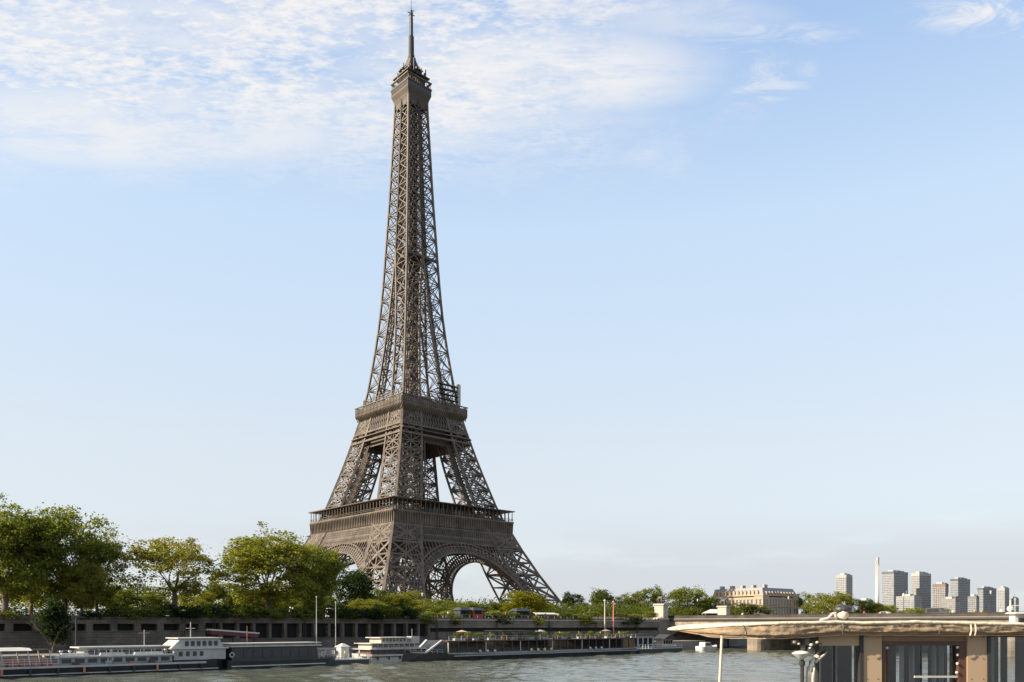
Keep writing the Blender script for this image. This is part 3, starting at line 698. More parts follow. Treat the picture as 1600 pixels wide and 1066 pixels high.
for i, x in enumerate(range(186, 650, 26)):
    lb = '%s shrub over the quay wall %s' % (('left', 'right')[i % 2], places[min(8, i//2)])
    tree('wall_shrub', 'bush', i % 2, x+random.uniform(-5, 5), 949+random.uniform(-6, 4), random.uniform(44, 66), 24.6, random.choice((GD, GD, G1, G1, GB)), lb, 'shrub', GHH, z0=7.1)

for i, (x, y, w, lb) in enumerate(((20, 953, 60, 'ivy clump over the quay wall at the far left edge'), (140, 955, 46, 'ivy clump over the quay wall right of the dark mooring post'), (668, 960, 40, 'ivy clump hanging on the plain wall below the leftmost clipped bush'), (708, 961, 34, 'ivy clump hanging on the plain wall left of the kiosks'), (786, 960, 46, 'ivy clump hanging on the plain wall below the last clipped bush'), (838, 963, 34, 'ivy clump hanging on the plain wall right of the wide dark kiosk'), (908, 962, 50, 'ivy clump hanging on the plain wall below the darkest tree'), (982, 962, 54, 'ivy clump hanging on the plain wall right of the reddish post'))):
    tree('wall_ivy', 'bush', i % 2, x, y, w, 24.2, (GD, GB, G1)[i % 3], lb, 'ivy', 'ivy clumps on the quay wall', z0=6.2 if x > 600 else 7.4)
for i, (x, lb) in enumerate(((796, 'low shrub behind the railing left of the wide dark kiosk'), (884, 'low shrub behind the railing right of the low white stall'), (902, 'low shrub behind the railing below the darkest tree'), (925, 'low shrub behind the railing left of the cream post'), (970, 'low shrub behind the railing right of the reddish post'), (992, 'low shrub behind the railing midway from reddish post to pedestal'), (1014, 'low shrub behind the railing next to the tall pedestal'))):
    tree('railing_shrub', 'bush', i % 2, x, 955+2*(i % 3), 30, 26.5, (G1, GD, G2)[i % 3], lb, 'shrub', 'low shrubs behind the quay railing')

# far-off wood of the park behind the promenade: one mass of leaf clumps
def wood():
    rnd = random.Random(99); vv, ff = [], []
    for i in range(3000):
        t = rnd.uniform(-60, 300); off = rnd.uniform(62, 80); tall = 7.0+4.0*noise.noise(Vector((t*.045, 2, 0)))+1.5*noise.noise(Vector((t*.2, 5, 0)))
        if t > 130: tall *= .75
        z = 8.8+rnd.random()**.8*tall; c = bank(t, off, z)
        for k in range(22):
            q = c+Vector((rnd.gauss(0, 1.2), rnd.gauss(0, 1.2), rnd.gauss(0, .8)))
            if q.z < 8.8: continue
            l = rnd.uniform(.35, .8); n = Vector((rnd.gauss(0, 1), rnd.gauss(0, 1), rnd.gauss(.5, 1))).normalized(); a = n.orthogonal().normalized(); a.rotate(Matrix.Rotation(rnd.random()*6.28, 3, n)); d = n.cross(a)
            b0 = len(vv); vv.extend((tuple(q-a*l*.5), tuple(q+d*l*.35), tuple(q+a*l*.5), tuple(q-d*l*.35))); ff.append((b0, b0+1, b0+2, b0+3))
    me = bpy.data.meshes.new('park_wood'); me.from_pydata(vv, [], ff); me.materials.append(LEAF); o = bpy.data.objects.new('park_wood', me); COL.objects.link(o); o.color = GD
    o['kind'] = 'stuff'; tag(o, 'low dense green wood of the park behind the promenade trees', 'wood')
wood()

# ------------------------------------------------------------------ quay wall
PSTONE2 = stonemat('light_quay_stone', (.22, .19, .15), (.18, .155, .12), (.1, .085, .07))
def wall_thing(t0, t1, kind, label):
    o = empty('quay_wall', bank(t0, 23.4), BANG, label, 'wall', 'quay wall sections'); L = t1-t0
    b = MB(); lo, hi = (6.15, 7.35) if kind == 'slot' else (4.6, 7.5)
    if kind == 'solid':
        b.box(0, L, 0, 1.2, -1.5, 5.6); b.build('wall', STONE, o); b = MB(); b.box(0, L, .5, 1.2, 5.6, 6.5); b.build('recess_shade', DARK, o); b = MB(); b.box(0, L, .02, 1.2, 6.5, 8.3); b.build('upper_wall', PSTONE2, o)  # shadow under the ledge is put in as a near-black set-back strip
    else:
        b.box(0, L, 0, 1.2, -1.5, lo); b.box(0, L, .02, 1.2, hi, 8.3); b.build('wall', STONE, o)
        d = MB(); d.box(0, L, 1.0, 1.19, lo, hi); d.build('recess_shade', DARK, o)  # near-black sheet: the darkness inside the openings given as colour
        st_ = 3.9 if kind == 'slot' else 3.2; n = int(L/st_)
        for i in range(n+1):
            x = min(L-.4, i*L/n); c = MB(); w = .55 if kind == 'slot' else .3
            c.box(max(0, x-w), x+w, -.12, 1.0, lo, hi); c.build('pier', STONE, o)
    c = MB(); c.box(0, L, -.18, 1.3, 8.3, 8.55)
    if kind != 'solid': c.box(0, L, -.12, .1, lo-.2, lo-.003)
    c.build('coping', PALE if kind == 'solid' else STONE, o)
    p = MB()
    if kind == 'solid':
        p.box(0, L, .1, .5, 8.55, 8.95)
        for i in range(int(L/2.5)+1): p.beam((i*2.5, .3, 8.9), (i*2.5, .3, 9.7), .14)
        p.beam((0, .3, 9.7), (L, .3, 9.7), .12)
    else:
        n = int(L/1.6)
        for i in range(n+1): p.beam((i*L/n, .3, 8.55), (i*L/n, .3, 9.5), .09)
        for z in (8.9, 9.2, 9.5): p.beam((0, .3, z), (L, .3, z), .07)
    for i in range(2, int(L), 19):
        lad = MB()
        for x_ in (-.25, .25): lad.beam((i+x_, -.1, 2.6), (i+x_, -.1, 8.3), .07)
        for j in range(18): lad.beam((i-.25, -.1, 2.8+j*.3), (i+.25, -.1, 2.8+j*.3), .05)
        lad.build('ladder', DARKI, o)
    p.build('parapet' if kind == 'solid' else 'railing', STONE if kind == 'solid' else DARKI, o)
t1, t2, t3 = tpx(318, 23.4), tpx(672, 23.4), tpx(1030, 23.4)
wall_thing(-120, t1, 'slot', 'stone quay wall at the left with a row of low dark slots')
wall_thing(t1, t2, 'bay', 'quay wall with tall dark openings between columns, behind the flagpoles')
wall_thing(t2, t3, 'solid', 'plain stone quay wall below the clipped bushes and red kiosk')

# ------------------------------------------------------------------ bridge
BR0 = Vector((60, 273, 0)); BU = Vector((.682, -.731, 0)).normalized(); BANG2 = math.atan2(BU.y, BU.x)
bridge = empty('stone_bridge', BR0, BANG2, 'long low stone arch bridge crossing the river at the right', 'bridge')
LB, WB = 160, 17.5
poly = [(-30, 9.0), (-30, -1), (0, -1)]
span, pier = 28.0, 4.6
x = 3
tops = []
for i in range(5):
    for j in range(17):
        a = pi*(1-j/16); poly.append((x+span/2+span/2*cos(a), 2.3+sin(a)*4.6))
    poly[-17] = (x, -1); poly[-1] = (x+span, -1)
    tops.append(x+span); x += span+pier
poly += [(x+20, -1), (x+20, 9.0)]
b = MB()
# spandrel walls on both sides plus barrel vaults between them
b.prism(poly, -WB, -WB+1.2); b.prism(poly, WB-1.2, WB)
b.build('spandrel_wall', BSTONE, bridge)
v = MB()
for i in range(5):
    x0 = 3+i*(span+pier); rows = []
    for j in range(17):
        a = pi*(1-j/16); rows.append((x0+span/2+span/2*cos(a), 2.3+sin(a)*4.6))
    for j in range(16):
        (xa, za), (xb, zb) = rows[j], rows[j+1]
        v.hexa([(xa, -WB+1.2, za), (xb, -WB+1.2, zb), (xb, WB-1.2, zb), (xa, WB-1.2, za), (xa, -WB+1.2, za+.8), (xb, -WB+1.2, zb+.8), (xb, WB-1.2, zb+.8), (xa, WB-1.2, za+.8)])
v.build('arch_vault', BSTONE, bridge)
for i in range(4):
    pb = MB(); xc = 3+(i+1)*span+i*pier+pier/2
    pb.box(xc-pier/2+.02, xc+pier/2-.02, -WB+1.21, WB-1.21, -1, 3.0)
    pb.lathe((xc, -WB, 0), [(2.4, -1), (2.4, 3.6), (1.9, 4.2), (.4, 4.9)], 14); pb.lathe((xc, WB, 0), [(2.4, -1), (2.4, 3.6), (1.9, 4.2), (.4, 4.9)], 14)
    pb.build('pier', BSTONE, bridge)
dk = MB(); dk.box(-30, x+20, -WB-.35, WB+.35, 9.0, 9.25); dk.build('deck', PAVE, bridge)
cn = MB()
for s in (-1, 1):
    ya, yb = sorted((s*(WB+.05), s*(WB+.45))); cn.box(-30, x+20, ya, yb, 8.55, 8.99)
cn.build('cornice', DARKI, bridge)
for s in (-1, 1):
    pr = MB(); ya, yb = sorted((s*(WB-.15), s*(WB+.2))); pr.box(-30, x+20, ya, yb, 9.25, 10.05); pr.box(-30, x+20, ya-.08, yb+.08, 10.05, 10.2)
    pr.build('parapet', stonemat('parapet_stone', (.075, .06, .047), (.06, .048, .04), (.035, .03, .025), 1.6, .5) if s < 0 else MATS['parapet_stone'], bridge)
def onbridge(px, v, z=9.25):           # point on the bridge deck at the photo column, v metres off its centre line
    n = Vector((-BU.y, BU.x, 0)); b0 = BR0+n*v; k = (px-800)/F
    s = (k*b0.y-b0.x)/(BU.x-k*BU.y); p = b0+BU*s; p.z = z; return p

# statues on pedestals at the bridge end
def statue(px, Y, label, sc_=1.0):
    g = W(px, 0, Y); o = empty('equestrian_statue', (g.x, g.y, 8.8), BANG2, label, 'statue', 'statues on pedestals at the bridge end')
    p = MB(); p.box(-2.0, 2.0, -1.5, 1.5, 0, .7); p.box(-1.7, 1.7, -1.2, 1.2, .7, 4.6); p.box(-2.0, 2.0, -1.45, 1.45, 4.6, 5.1); p.build('pedestal', PALE, o)
    h = MB()
    h.tube([(-1.25, 0, 6.75), (-.7, 0, 6.95), (0, 0, 6.85), (.7, 0, 7.0), (1.1, 0, 7.3)], [.28, .5, .46, .5, .3], 10)
    h.tube([(.9, 0, 7.1), (1.35, 0, 7.9), (1.55, 0, 8.25)], [.36, .24, .2], 8); h.tube([(1.45, 0, 8.3), (1.8, 0, 8.15), (2.15, 0, 7.85)], [.2, .19, .11], 8)
    for (x_, y_, fx) in ((-1.05, .28, -.1), (-.95, -.28, .15), (.85, .26, .05)):
        h.tube([(x_, y_, 6.8), (x_-.05+fx, y_, 6.0), (x_+fx*.5, y_, 5.1)], [.24, .13, .11], 7)
    h.tube([(.95, -.26, 6.9), (1.45, -.26, 6.5), (1.3, -.26, 5.9)], [.22, .13, .1], 7); h.tube([(-1.2, 0, 6.9), (-1.6, 0, 6.5), (-1.65, 0, 5.7)], [.12, .14, .05], 6)
    h.build('horse', BRONZE, o, smooth=True)
    m = MB(); m.tube([(.75, -.75, 5.1), (.72, -.72, 5.6), (.7, -.7, 6.1), (.7, -.7, 6.8), (.72, -.7, 7.1), (.72, -.7, 7.25)], [.14, .17, .22, .29, .2, .1], 9); m.sphere((.74, -.7, 7.42), .17, 8)
    m.tube([(.75, -.66, 7.0), (1.1, -.4, 7.2), (1.5, -.15, 7.7)], [.11, .09, .07], 6)
    m.build('warrior', BRONZE, o, smooth=True); return o
statue(1033, 258, 'horse and warrior statue on a tall pale pedestal, left of the bridge end')
statue(1131, 285, 'horse and warrior statue on a pale pedestal in front of the palace')

# ------------------------------------------------------------------ palace with mansard roof
def palace():
    Y = 450; c = W(1192, 0, Y); ang = R(-52)
    o = empty('stone_palace', (c.x, c.y, 8.8), ang, 'ornate beige stone palace with a mansard roof and dormers, right of the tower', 'building')
    # local: corner nearest the camera at origin; long facade along -x, short facade along +y
    Lx, Ly, Hc = 34.0, 33.0, 14.0
    w = MB(); w.box(-Lx, 0, 0, Ly, -.3, Hc); w.box(-5.5, .35, -.45, 5.2, -.3, Hc+.6); w.box(-5.5, .35, Ly-5, Ly+.3, -.3, Hc+.6); w.build('wall', PSTONE, o)
    k = MB(); k.box(-Lx-.4, .7, -.75, Ly+.6, Hc+.62, Hc+1.1); k.box(-Lx-.2, .5, -.6, Ly+.4, 8.6, 8.95); k.box(-Lx-.2, .5, -.6, Ly+.4, 4.3, 4.6); k.build('cornice', PSTONE, o)
    r = MB(); r.hexa([(-Lx, .2, Hc+1.1), (0, .2, Hc+1.1), (0, Ly, Hc+1.1), (-Lx, Ly, Hc+1.1), (-Lx, 2.2, Hc+5.2), (-2, 2.2, Hc+5.2), (-2, Ly-2, Hc+5.2), (-Lx, Ly-2, Hc+5.2)])
    rf_ = r.build('mansard_roof', ZINC, o)
    for i in range(5):
        ch = MB(); ch.box(-4-i*7.2, -2.6-i*7.2, 5, 8, Hc+4.5, Hc+7); ch.build('chimney', PSTONE, rf_)
    def win(x, y, z, wd, ht, fx):
        m = MB(); gm = MB()
        if fx: m.box(x-wd/2-.25, x+wd/2+.25, y-.22, y-.02, z+ht, z+ht+.35); m.box(x-wd/2-.3, x+wd/2+.3, y-.3, y-.02, z-.3, z); gm.box(x-wd/2, x+wd/2, y-.07, y+.3, z, z+ht)
        else: m.box(x+.02, x+.22, y-wd/2-.25, y+wd/2+.25, z+ht, z+ht+.35); m.box(x+.02, x+.3, y-wd/2-.3, y+wd/2+.3, z-.3, z); gm.box(x-.3, x+.07, y-wd/2, y+wd/2, z, z+ht)
        q = gm.build('window', FARGL, o); m.build('surround', PSTONE, q)
    for fl, z, ht in ((0, .8, 2.7), (1, 5.2, 2.8), (2, 9.7, 3.0)):
        for i in range(11): win(-7.2-i*2.45, 0, z, 1.25, ht, True)
        for i in (0, 1): win(-1.4-i*2.4, -.45, z, 1.1, ht, True)
        for i in range(8): win(0, 7.2+i*2.65, z, 1.25, ht, False)
        for i in (0, 1): win(.35, 1.4+i*2.3, z, 1.1, ht, False); win(.35, Ly-1.4-i*2.2, z, 1.1, ht, False)
    for i in range(12):
        d = MB(); x = -4-i*2.55; d.prism([(x-.8, Hc+1.1), (x+.8, Hc+1.1), (x+.8, Hc+3.1), (x, Hc+3.9), (x-.8, Hc+3.1)], -.1, 2.4); q = d.build('dormer', PSTONE, rf_)
    for i in range(10):
        d = MB(); y = 4+i*2.8; d.box(-1.8, .1, y-.7, y+.7, Hc+1.1, Hc+3.2); d.build('dormer', PSTONE, rf_)
palace()

# ------------------------------------------------------------------ far towers
def slab(px0, px1, ytop, Y, col, label, strips=7, fx=.65, floor=3.2, rnd_=False, cap=None, dpt=.8):
    """high-rise block: one corner towards us, facade strips of glass"""
    x0, x1 = W(px0, 0, Y).x, W(px1, 0, Y).x; wd = x1-x0; H = W(0, ytop, Y).z-8.8
    phi = math.atan2(x0, Y); wd *= cos(phi); a = R(30); c, s = cos(a), sin(a); A = wd*fx/c; B = wd*(1-fx)/s
    o = empty('high_rise', (x0, Y, 8.8), -a-phi, label, 'building', 'far high-rise towers')
    m = mat('facade_'+'_'.join(str(int(q*100)) for q in col), col, .8, scale=.05, var=.15)
    b = MB(); b.box(0, A, 0, B, 0, H); b.build('wall', m, o)
    t = MB(); t.box(A*.25, A*.7, B*.2, B*.7, H, H+3.2); t.build('roof_plant', GREYP, o)
    t = MB(); t.box(A*.74, A*.92, B*.3, B*.8, H, H+1.8); t.build('roof_hut', FARGL, o); t = MB(); t.beam((A*.4, B*.4, H+3), (A*.4, B*.4, H+9), .5); t.build('aerial', GREYP, o)
    if cap: t = MB(); t.box(-.2, A+.2, -.2, B+.2, H-4, H+.1); t.build('dark_crown', FARGL, o)
    for i in range(strips):
        w = MB(); u = A*(i+.5)/strips; q = A/strips*.32; w.box(u-q, u+q, -.25, .3, 2, H-5)
        w.build('window_strip', BANDS, o)
    n2 = max(2, int(strips*B/A))
    for i in range(n2):
        w = MB(); u = B*(i+.5)/n2; q = B/n2*.32; w.box(A-.3, A+.25, u-q, u+q, 2, H-5)
        w.build('window_strip', BANDS, o)
    return o
GRY, LGY = (.25, .255, .26), (.28, .28, .275)
slab(1306, 1332, 899, 1450, LGY, 'pale grey twin-faced high-rise standing alone left of the white chimney', 5, .62)
slab(1378, 1419, 894, 1500, GRY, 'widest grey high-rise, just right of the white chimney', 8, .45, cap=True)
slab(1400, 1440, 932, 1350, (.22, .225, .22), 'low pale block at the foot of the widest high-rise', 5, .7)
slab(1424, 1455, 896, 1550, (.36, .33, .30), 'grey high-rise second to the right of the white chimney', 7, .4)
slab(1457, 1482, 913, 1480, (.17, .115, .10), 'squat red-brown high-rise among the grey towers', 6, .8)
slab(1485, 1516, 905, 1500, (.25, .27, .29), 'dark blue-grey high-rise right of the red-brown one', 7, .38, cap=True)
slab(1527, 1557, 919, 1600, (.22, .24, .26), 'dark flat-topped high-rise second from the right of the skyline', 7, .3, cap=True)
slab(1559, 1577, 919, 1700, LGY, 'slim pale high-rise at the right end of the skyline', 4, .6)
slab(1580, 1592, 935, 1700, GRY, 'short grey block right of the slim pale high-rise', 3, .6)
for i, (a, c, y, q) in enumerate(((1340, 1364, 938, 'low grey block left of the white chimney foot'), (1470, 1500, 936, 'long low grey block below the red-brown high-rise'), (1512, 1530, 932, 'low grey block right of the dark blue-grey high-rise'))):
    slab(a, c, y, 1300+20*i, ((.15, .155, .16), (.19, .18, .165))[i % 2], q, 5, .75)
g = W(1370.5, 0, 1450); chm = empty('chimney_stack', (g.x, g.y, 8.8), 0, 'tall slim white chimney with a dark tip among the far towers', 'chimney')
hh = W(0, 871, 1450).z-8.8; b = MB(); b.lathe((0, 0, 0), [(3.4, 0), (3.0, hh*.9), (3.0, hh-16)], 16); b.build('shaft', LGREY, chm, smooth=True)
b = MB(); b.lathe((1.2, 0, 0), [(2.4, hh-16), (2.4, hh)], 12); b.build('tip', GREYP, chm); b = MB(); b.lathe((-1.6, 0, 0), [(1.2, hh-16), (1.2, hh-6)], 12); b.build('side_flue', LGREY, chm)
# ------------------------------------------------------------------ people
def make_person(shirt, pose=0):
    J = [(0, 0, .95), (0, 0, 1.12), (0, 0, 1.38), (0, 0, 1.50), (0, .01, 1.60), (0, .01, 1.73),
         (.10, 0, .88), (.11, .02+.12*pose, .48), (.11, -.03+.16*pose, .08), (.11, .12+.12*pose, .03),
         (-.10, 0, .88), (-.11, .02-.1*pose, .48), (-.11, -.05-.2*pose, .08), (-.11, .1-.16*pose, .03),
         (.19, 0, 1.40), (.25, -.02, 1.13), (.24, .08+.1*pose, .88), (.24, .12+.1*pose, .78),
         (-.19, 0, 1.40), (-.25, -.02, 1.13), (-.24, .08-.1*pose, .88), (-.24, .12-.1*pose, .78)]
    E = [(0, 1), (1, 2), (2, 3), (3, 4), (4, 5), (0, 6), (6, 7), (7, 8), (8, 9), (0, 10), (10, 11), (11, 12), (12, 13), (2, 14), (14, 15), (15, 16), (16, 17), (2, 18), (18, 19), (19, 20), (20, 21)]
    Rr = [.14, .13, .14, .06, .10, .085, .09, .065, .045, .04, .09, .065, .045, .04, .065, .05, .038, .035, .065, .05, .038, .035]
    me = bpy.data.meshes.new('person'); me.from_pydata(J, E, []); o = bpy.data.objects.new('person', me); COL.objects.link(o)
    md = o.modifiers.new('skin', 'SKIN'); o.modifiers.new('sub', 'SUBSURF').levels = 1
    for i, r in enumerate(Rr): me.skin_vertices[0].data[i].radius = (r, r*.85)
    me.skin_vertices[0].data[0].use_root = True
    dg = bpy.context.evaluated_depsgraph_get(); nm = bpy.data.meshes.new_from_object(o.evaluated_get(dg)); bpy.data.objects.remove(o)
    skin = mat('skin', (.50, .32, .23), .6); hair = mat('dark_hair', (.05, .035, .025), .6); trs = mat('dark_trousers', (.05, .055, .075), .8)
    nm.materials.clear()
    for m in (skin, hair, shirt, trs): nm.materials.append(m)
    for p in nm.polygons:
        c = p.center
        p.material_index = 1 if (c.z > 1.66 or (c.z > 1.56 and c.y < -.02)) else 0 if c.z > 1.47 or (c.z < .9 and abs(c.x) > .19) else 2 if c.z > .93 else 3
        p.use_smooth = True
    return nm
SH = {n: mat(n+'_shirt', c, .8) for n, c in (('white', (.75, .74, .72)), ('red', (.45, .06, .05)), ('blue', (.10, .17, .35)), ('black', (.03, .03, .035)), ('pink', (.65, .33, .30)), ('beige', (.5, .42, .32)))}
SH['yellow'] = YEL
PM = {}
def person(shirt, loc, label, group, rz=0, pose=1):
    if (shirt, pose) not in PM: PM[(shirt, pose)] = make_person(SH[shirt], pose)
    o = bpy.data.objects.new('person', PM[(shirt, pose)]); COL.objects.link(o); o.location = loc; o.rotation_euler.z = rz
    return tag(o, label, 'person', group)
GB_ = 'people walking on the bridge'
for px, sh, lb in ((1489, 'white', 'person in a white top on the bridge below the dark blue-grey high-rise'), (1524, 'yellow', 'left one of two people in yellow tops on the bridge'), (1535, 'yellow', 'right one of two people in yellow tops on the bridge'),
        (1564, 'white', 'person in a white top on the bridge below the slim pale high-rise'), (1405, 'black', 'person in a black top on the bridge below the widest high-rise'), (1350, 'red', 'person in a red top on the bridge, right of the roof searchlight'),
        (1268, 'blue', 'person in a blue top on the bridge below the big round tree'), (1212, 'black', 'person in a black top on the bridge below the palace'), (1160, 'white', 'person in a white top on the bridge, right of the second statue')):
    person(sh, onbridge(px, -15.6), lb, GB_, random.random()*6)

GPR = 'people walking on the promenade above the quay wall'
for px, off, sh, lb in ((700, 25.8, 'white', 'person in white on the promenade left of the dark grey kiosk'), (762, 25.8, 'blue', 'person in blue on the promenade just right of the red kiosk'), (790, 26, 'red', 'person in red on the promenade left of the wide dark kiosk'),
        (838, 26, 'white', 'person in white on the promenade just right of the wide dark kiosk'), (852, 26, 'black', 'person in black on the promenade left of the low white stall'), (872, 26, 'pink', 'person in pink on the promenade at the right end of the low white stall'),
        (893, 26, 'beige', 'person in beige on the promenade below the darkest tree'), (912, 26, 'blue', 'person in blue on the promenade right of the low white stall'), (934, 26, 'white', 'person in white on the promenade left of the cream post'),
        (952, 26, 'black', 'person in black on the promenade between the two cream and reddish posts'), (976, 26, 'red', 'person in red on the promenade right of the reddish post'), (1004, 26, 'beige', 'person in beige on the promenade left of the tall pedestal')):
    person(sh, bank(tpx(px, off), off, 8.8), lb, GPR, random.random()*6)

# ------------------------------------------------------------------ vehicles on the promenade and bridge
def vehicle(kind, loc, rz, label, paint, cat):
    o = empty(kind, loc, rz, label, cat)
    L, Wd, H = {'van': (5.2, 2.0, 2.3), 'coach': (12, 2.5, 3.4), 'car': (4.3, 1.75, 1.45)}[kind.split('_')[-1]]
    n = .45; prof = {'van': [(0, .35), (L, .35), (L, 1.1), (L-.9, 1.35), (L-1.7, H-.1), (L-2.1, H), (.15, H), (0, H-.3)],
                     'coach': [(0, .4), (L, .4), (L, 1.3), (L-.35, H-.2), (L-.7, H), (.2, H), (0, H-.3)],
                     'car': [(0, .35), (L, .35), (L, .75), (L-.9, .92), (L-1.7, H), (1.0, H), (.3, .95), (0, .8)]}[kind.split('_')[-1]]
    b = MB(); b.prism(prof, -Wd/2, Wd/2); b.build('body', paint, o)
    g = MB(); wz0, wz1 = (H*.50, H*.86)
    x0, x1 = {'van': (.4, L-2.0), 'coach': (.4, L-.8), 'car': (1.0, L-1.9)}[kind.split('_')[-1]]
    if kind.endswith('car'): wz0 = .95; wz1 = 1.36
    k = max(2, int((x1-x0)/1.5))
    for s in (-1, 1):
        for i in range(k):
            g = MB(); ya, yb = sorted((s*(Wd/2-.05), s*(Wd/2+.02))); g.box(x0+(x1-x0)*i/k+.06, x0+(x1-x0)*(i+1)/k-.06, ya, yb, wz0, wz1); g.build('window', GLASS, o)
        for xw in (L*.2, L*.8):
            w = MB(); w.tube([(xw, s*(Wd/2-.22), .36), (xw, s*(Wd/2+.03), .36)], .36 if not kind.endswith('coach') else .5, 12); wo_ = w.build('wheel', DARKI, o)
    return o
def onprom(px, off, z=8.8): return bank(tpx(px, off), off, z)
for px, off, kd, pt, lb, ct in ((455, 36, 'van', WHITE, 'white van on the promenade left of the flagpoles', 'van'), (512, 40, 'van', WHITE, 'white van on the promenade between the two flagpoles', 'van')):
    p = onprom(px, off); vehicle('parked_'+kd, p, BANG, lb, pt, ct)
for px, kd, pt, lb, ct in ((1178, 'car', DHULL, 'dark car on the bridge in front of the palace', 'car'), (1295, 'car', RED, 'red car on the bridge, left of the searchlight', 'car'), (1372, 'car', LGREY, 'grey car on the bridge below the white chimney', 'car'), (1448, 'van', DHULL, 'dark van on the bridge below the second grey high-rise', 'van')):
    vehicle('crossing_'+kd, onbridge(px, -11.5), BANG2, lb, pt, ct)
# red and grey kiosks
def kiosk(px, off, label, m1, w=3.2, d=2.4, h=2.0):
    o = empty('kiosk', onprom(px, off), BANG, label, 'kiosk', 'kiosks above the quay wall'); b = MB(); b.box(-w/2, w/2, 0, d, 0, h); b.build('cabin', m1, o)
    r = MB(); r.hexa([(-w/2-.3, -.4, h), (w/2+.3, -.4, h), (w/2+.3, d+.3, h), (-w/2-.3, d+.3, h), (-w/2+.4, .4, h+.7), (w/2-.4, .4, h+.7), (w/2-.4, d-.4, h+.7), (-w/2+.4, d-.4, h+.7)]); r.build('roof', DHULL, o)
    h_ = MB(); h_.box(-w/2+.4, w/2-.4, -.06, .02, 1.1, 2.1); h_.build('hatch', DARK, o)
kiosk(747, 25.6, 'red kiosk above the quay wall between the clipped bushes', RED); kiosk(727, 26.2, 'dark grey kiosk just left of the red one', DHULL); kiosk(818, 26, 'wide dark kiosk below the yellow-green tree', DHULL, 5)
# low white pavilion behind the second statue
o = empty('canopy_tent', W(1118, 0, 330)+Vector((0, 0, 8.8-HC-(HY)/F*330)), 0, 'low white canopy tent left of the second statue', 'tent'); o.location.z = 8.8
b = MB(); b.hexa([(-5, -3, 3.2), (5, -3, 3.2), (5, 3, 3.2), (-5, 3, 3.2), (-2, -.6, 4.8), (2, -.6, 4.8), (2, .6, 4.8), (-2, .6, 4.8)]); b.build('canvas_top', WHITE, o)
for sx in (-1, 1):
    for sy in (-1, 1): b = MB(); b.beam((sx*4.7, sy*2.7, 0), (sx*4.7, sy*2.7, 3.25), .12); b.build('pole', LGREY, o)

o = empty('promenade_stall', onprom(858, 27), BANG, 'low white-roofed stall on the promenade below the right foot of the tower', 'stall')
b = MB(); b.hexa([(-4, -.2, 1.25), (4, -.2, 1.25), (4, 2.2, 1.7), (-4, 2.2, 1.7), (-4, -.2, 1.35), (4, -.2, 1.35), (4, 2.2, 1.8), (-4, 2.2, 1.8)]); b.build('roof', WHITE, o)
b = MB(); b.box(-3.6, 3.6, .3, 1.9, 0, .95); b.build('counter', BROWN, o)
for x_ in (-3.8, 0, 3.8): b = MB(); b.beam((x_, 2.0, 0), (x_, 2.0, 1.7), .1); b.build('post', DARKI, o)
# masts, poles, lamps
def pole(name, px, off, ytop, z0, r, m, label, cat, group=None, ball=True):
    P = bank(tpx(px, off), off, z0); top = W(px, ytop, P.y).z-z0
    o = empty(name, P, 0, label, cat, group); b = MB(); b.tube([(0, 0, 0), (0, 0, top)], [r, r*.6], 8); b.build('shaft', m, o)
    if ball: c = MB(); c.sphere((0, 0, top+r), r*1.6, 8); c.build('finial', m, o)
    c = MB(); c.lathe((0, 0, 0), [(r*2.6, 0), (r*2.6, .15), (r*1.2, .5)], 10); c.build('foot', m, o)
pole('flagpole', 494.5, 12.5, 934, 2.6, .10, LGREY, 'taller white flagpole on the quay, left one of the pair left of the tower', 'flagpole', 'white flagpoles on the quay')
pole('flagpole', 524.5, 12.5, 942, 2.6, .10, LGREY, 'white flagpole right of the taller one, left of the three-deck boat', 'flagpole', 'white flagpoles on the quay')
pole('flagpole', 945, 22, 940, 2.6, .22, CREAM, 'cream post right of the tower, left one of the pair on the quay', 'post', 'cream posts on the quay')
pole('flagpole', 958.5, 22, 942, 2.6, .22, PINK, 'reddish post right of the tower, right one of the pair on the quay', 'post', 'cream posts on the quay')
pole('mooring_post', 119, 13, 966, 2.6, .2, DARKI, 'dark mooring post against the quay wall, right of the cone-shaped bush', 'post', None, False)
pole('mooring_post', 386, 12, 978, 2.6, .12, PINK, 'thin pinkish pole above the dark glazed barge', 'post', None, False)
def lamp(px, off, label, z0=8.8, P=None):
    P = P or bank(tpx(px, off), off, z0); o = empty('street_lamp', P, BANG, label, 'street lamp', 'street lamps')
    b = MB(); b.lathe((0, 0, 0), [(.22, 0), (.22, .8), (.09, 1.0), (.06, 5.2)], 8); b.build('post', DARKI, o)
    c = MB(); c.lathe((0, 0, 5.2), [(.12, 0), (.24, .55), (.08, .8)], 8); c.build('lantern', WHITE, o)
for px, lb in ((215, 'street lamp on the promenade behind the wall, below the thin plane tree'), (660, 'street lamp on the promenade below the near tower leg'), (792, 'street lamp left of the yellow-green tree'), (878, 'street lamp at the foot of the tower right leg')): lamp(px, 28, lb)
for px, lb in ((1090, 'street lamp on the bridge left of the second statue'), (1232, 'street lamp on the bridge below the palace end'), (1412, 'street lamp on the bridge below the widest high-rise'), (1548, 'street lamp on the bridge at the right')): lamp(0, 0, lb, P=onbridge(px, -16.3))

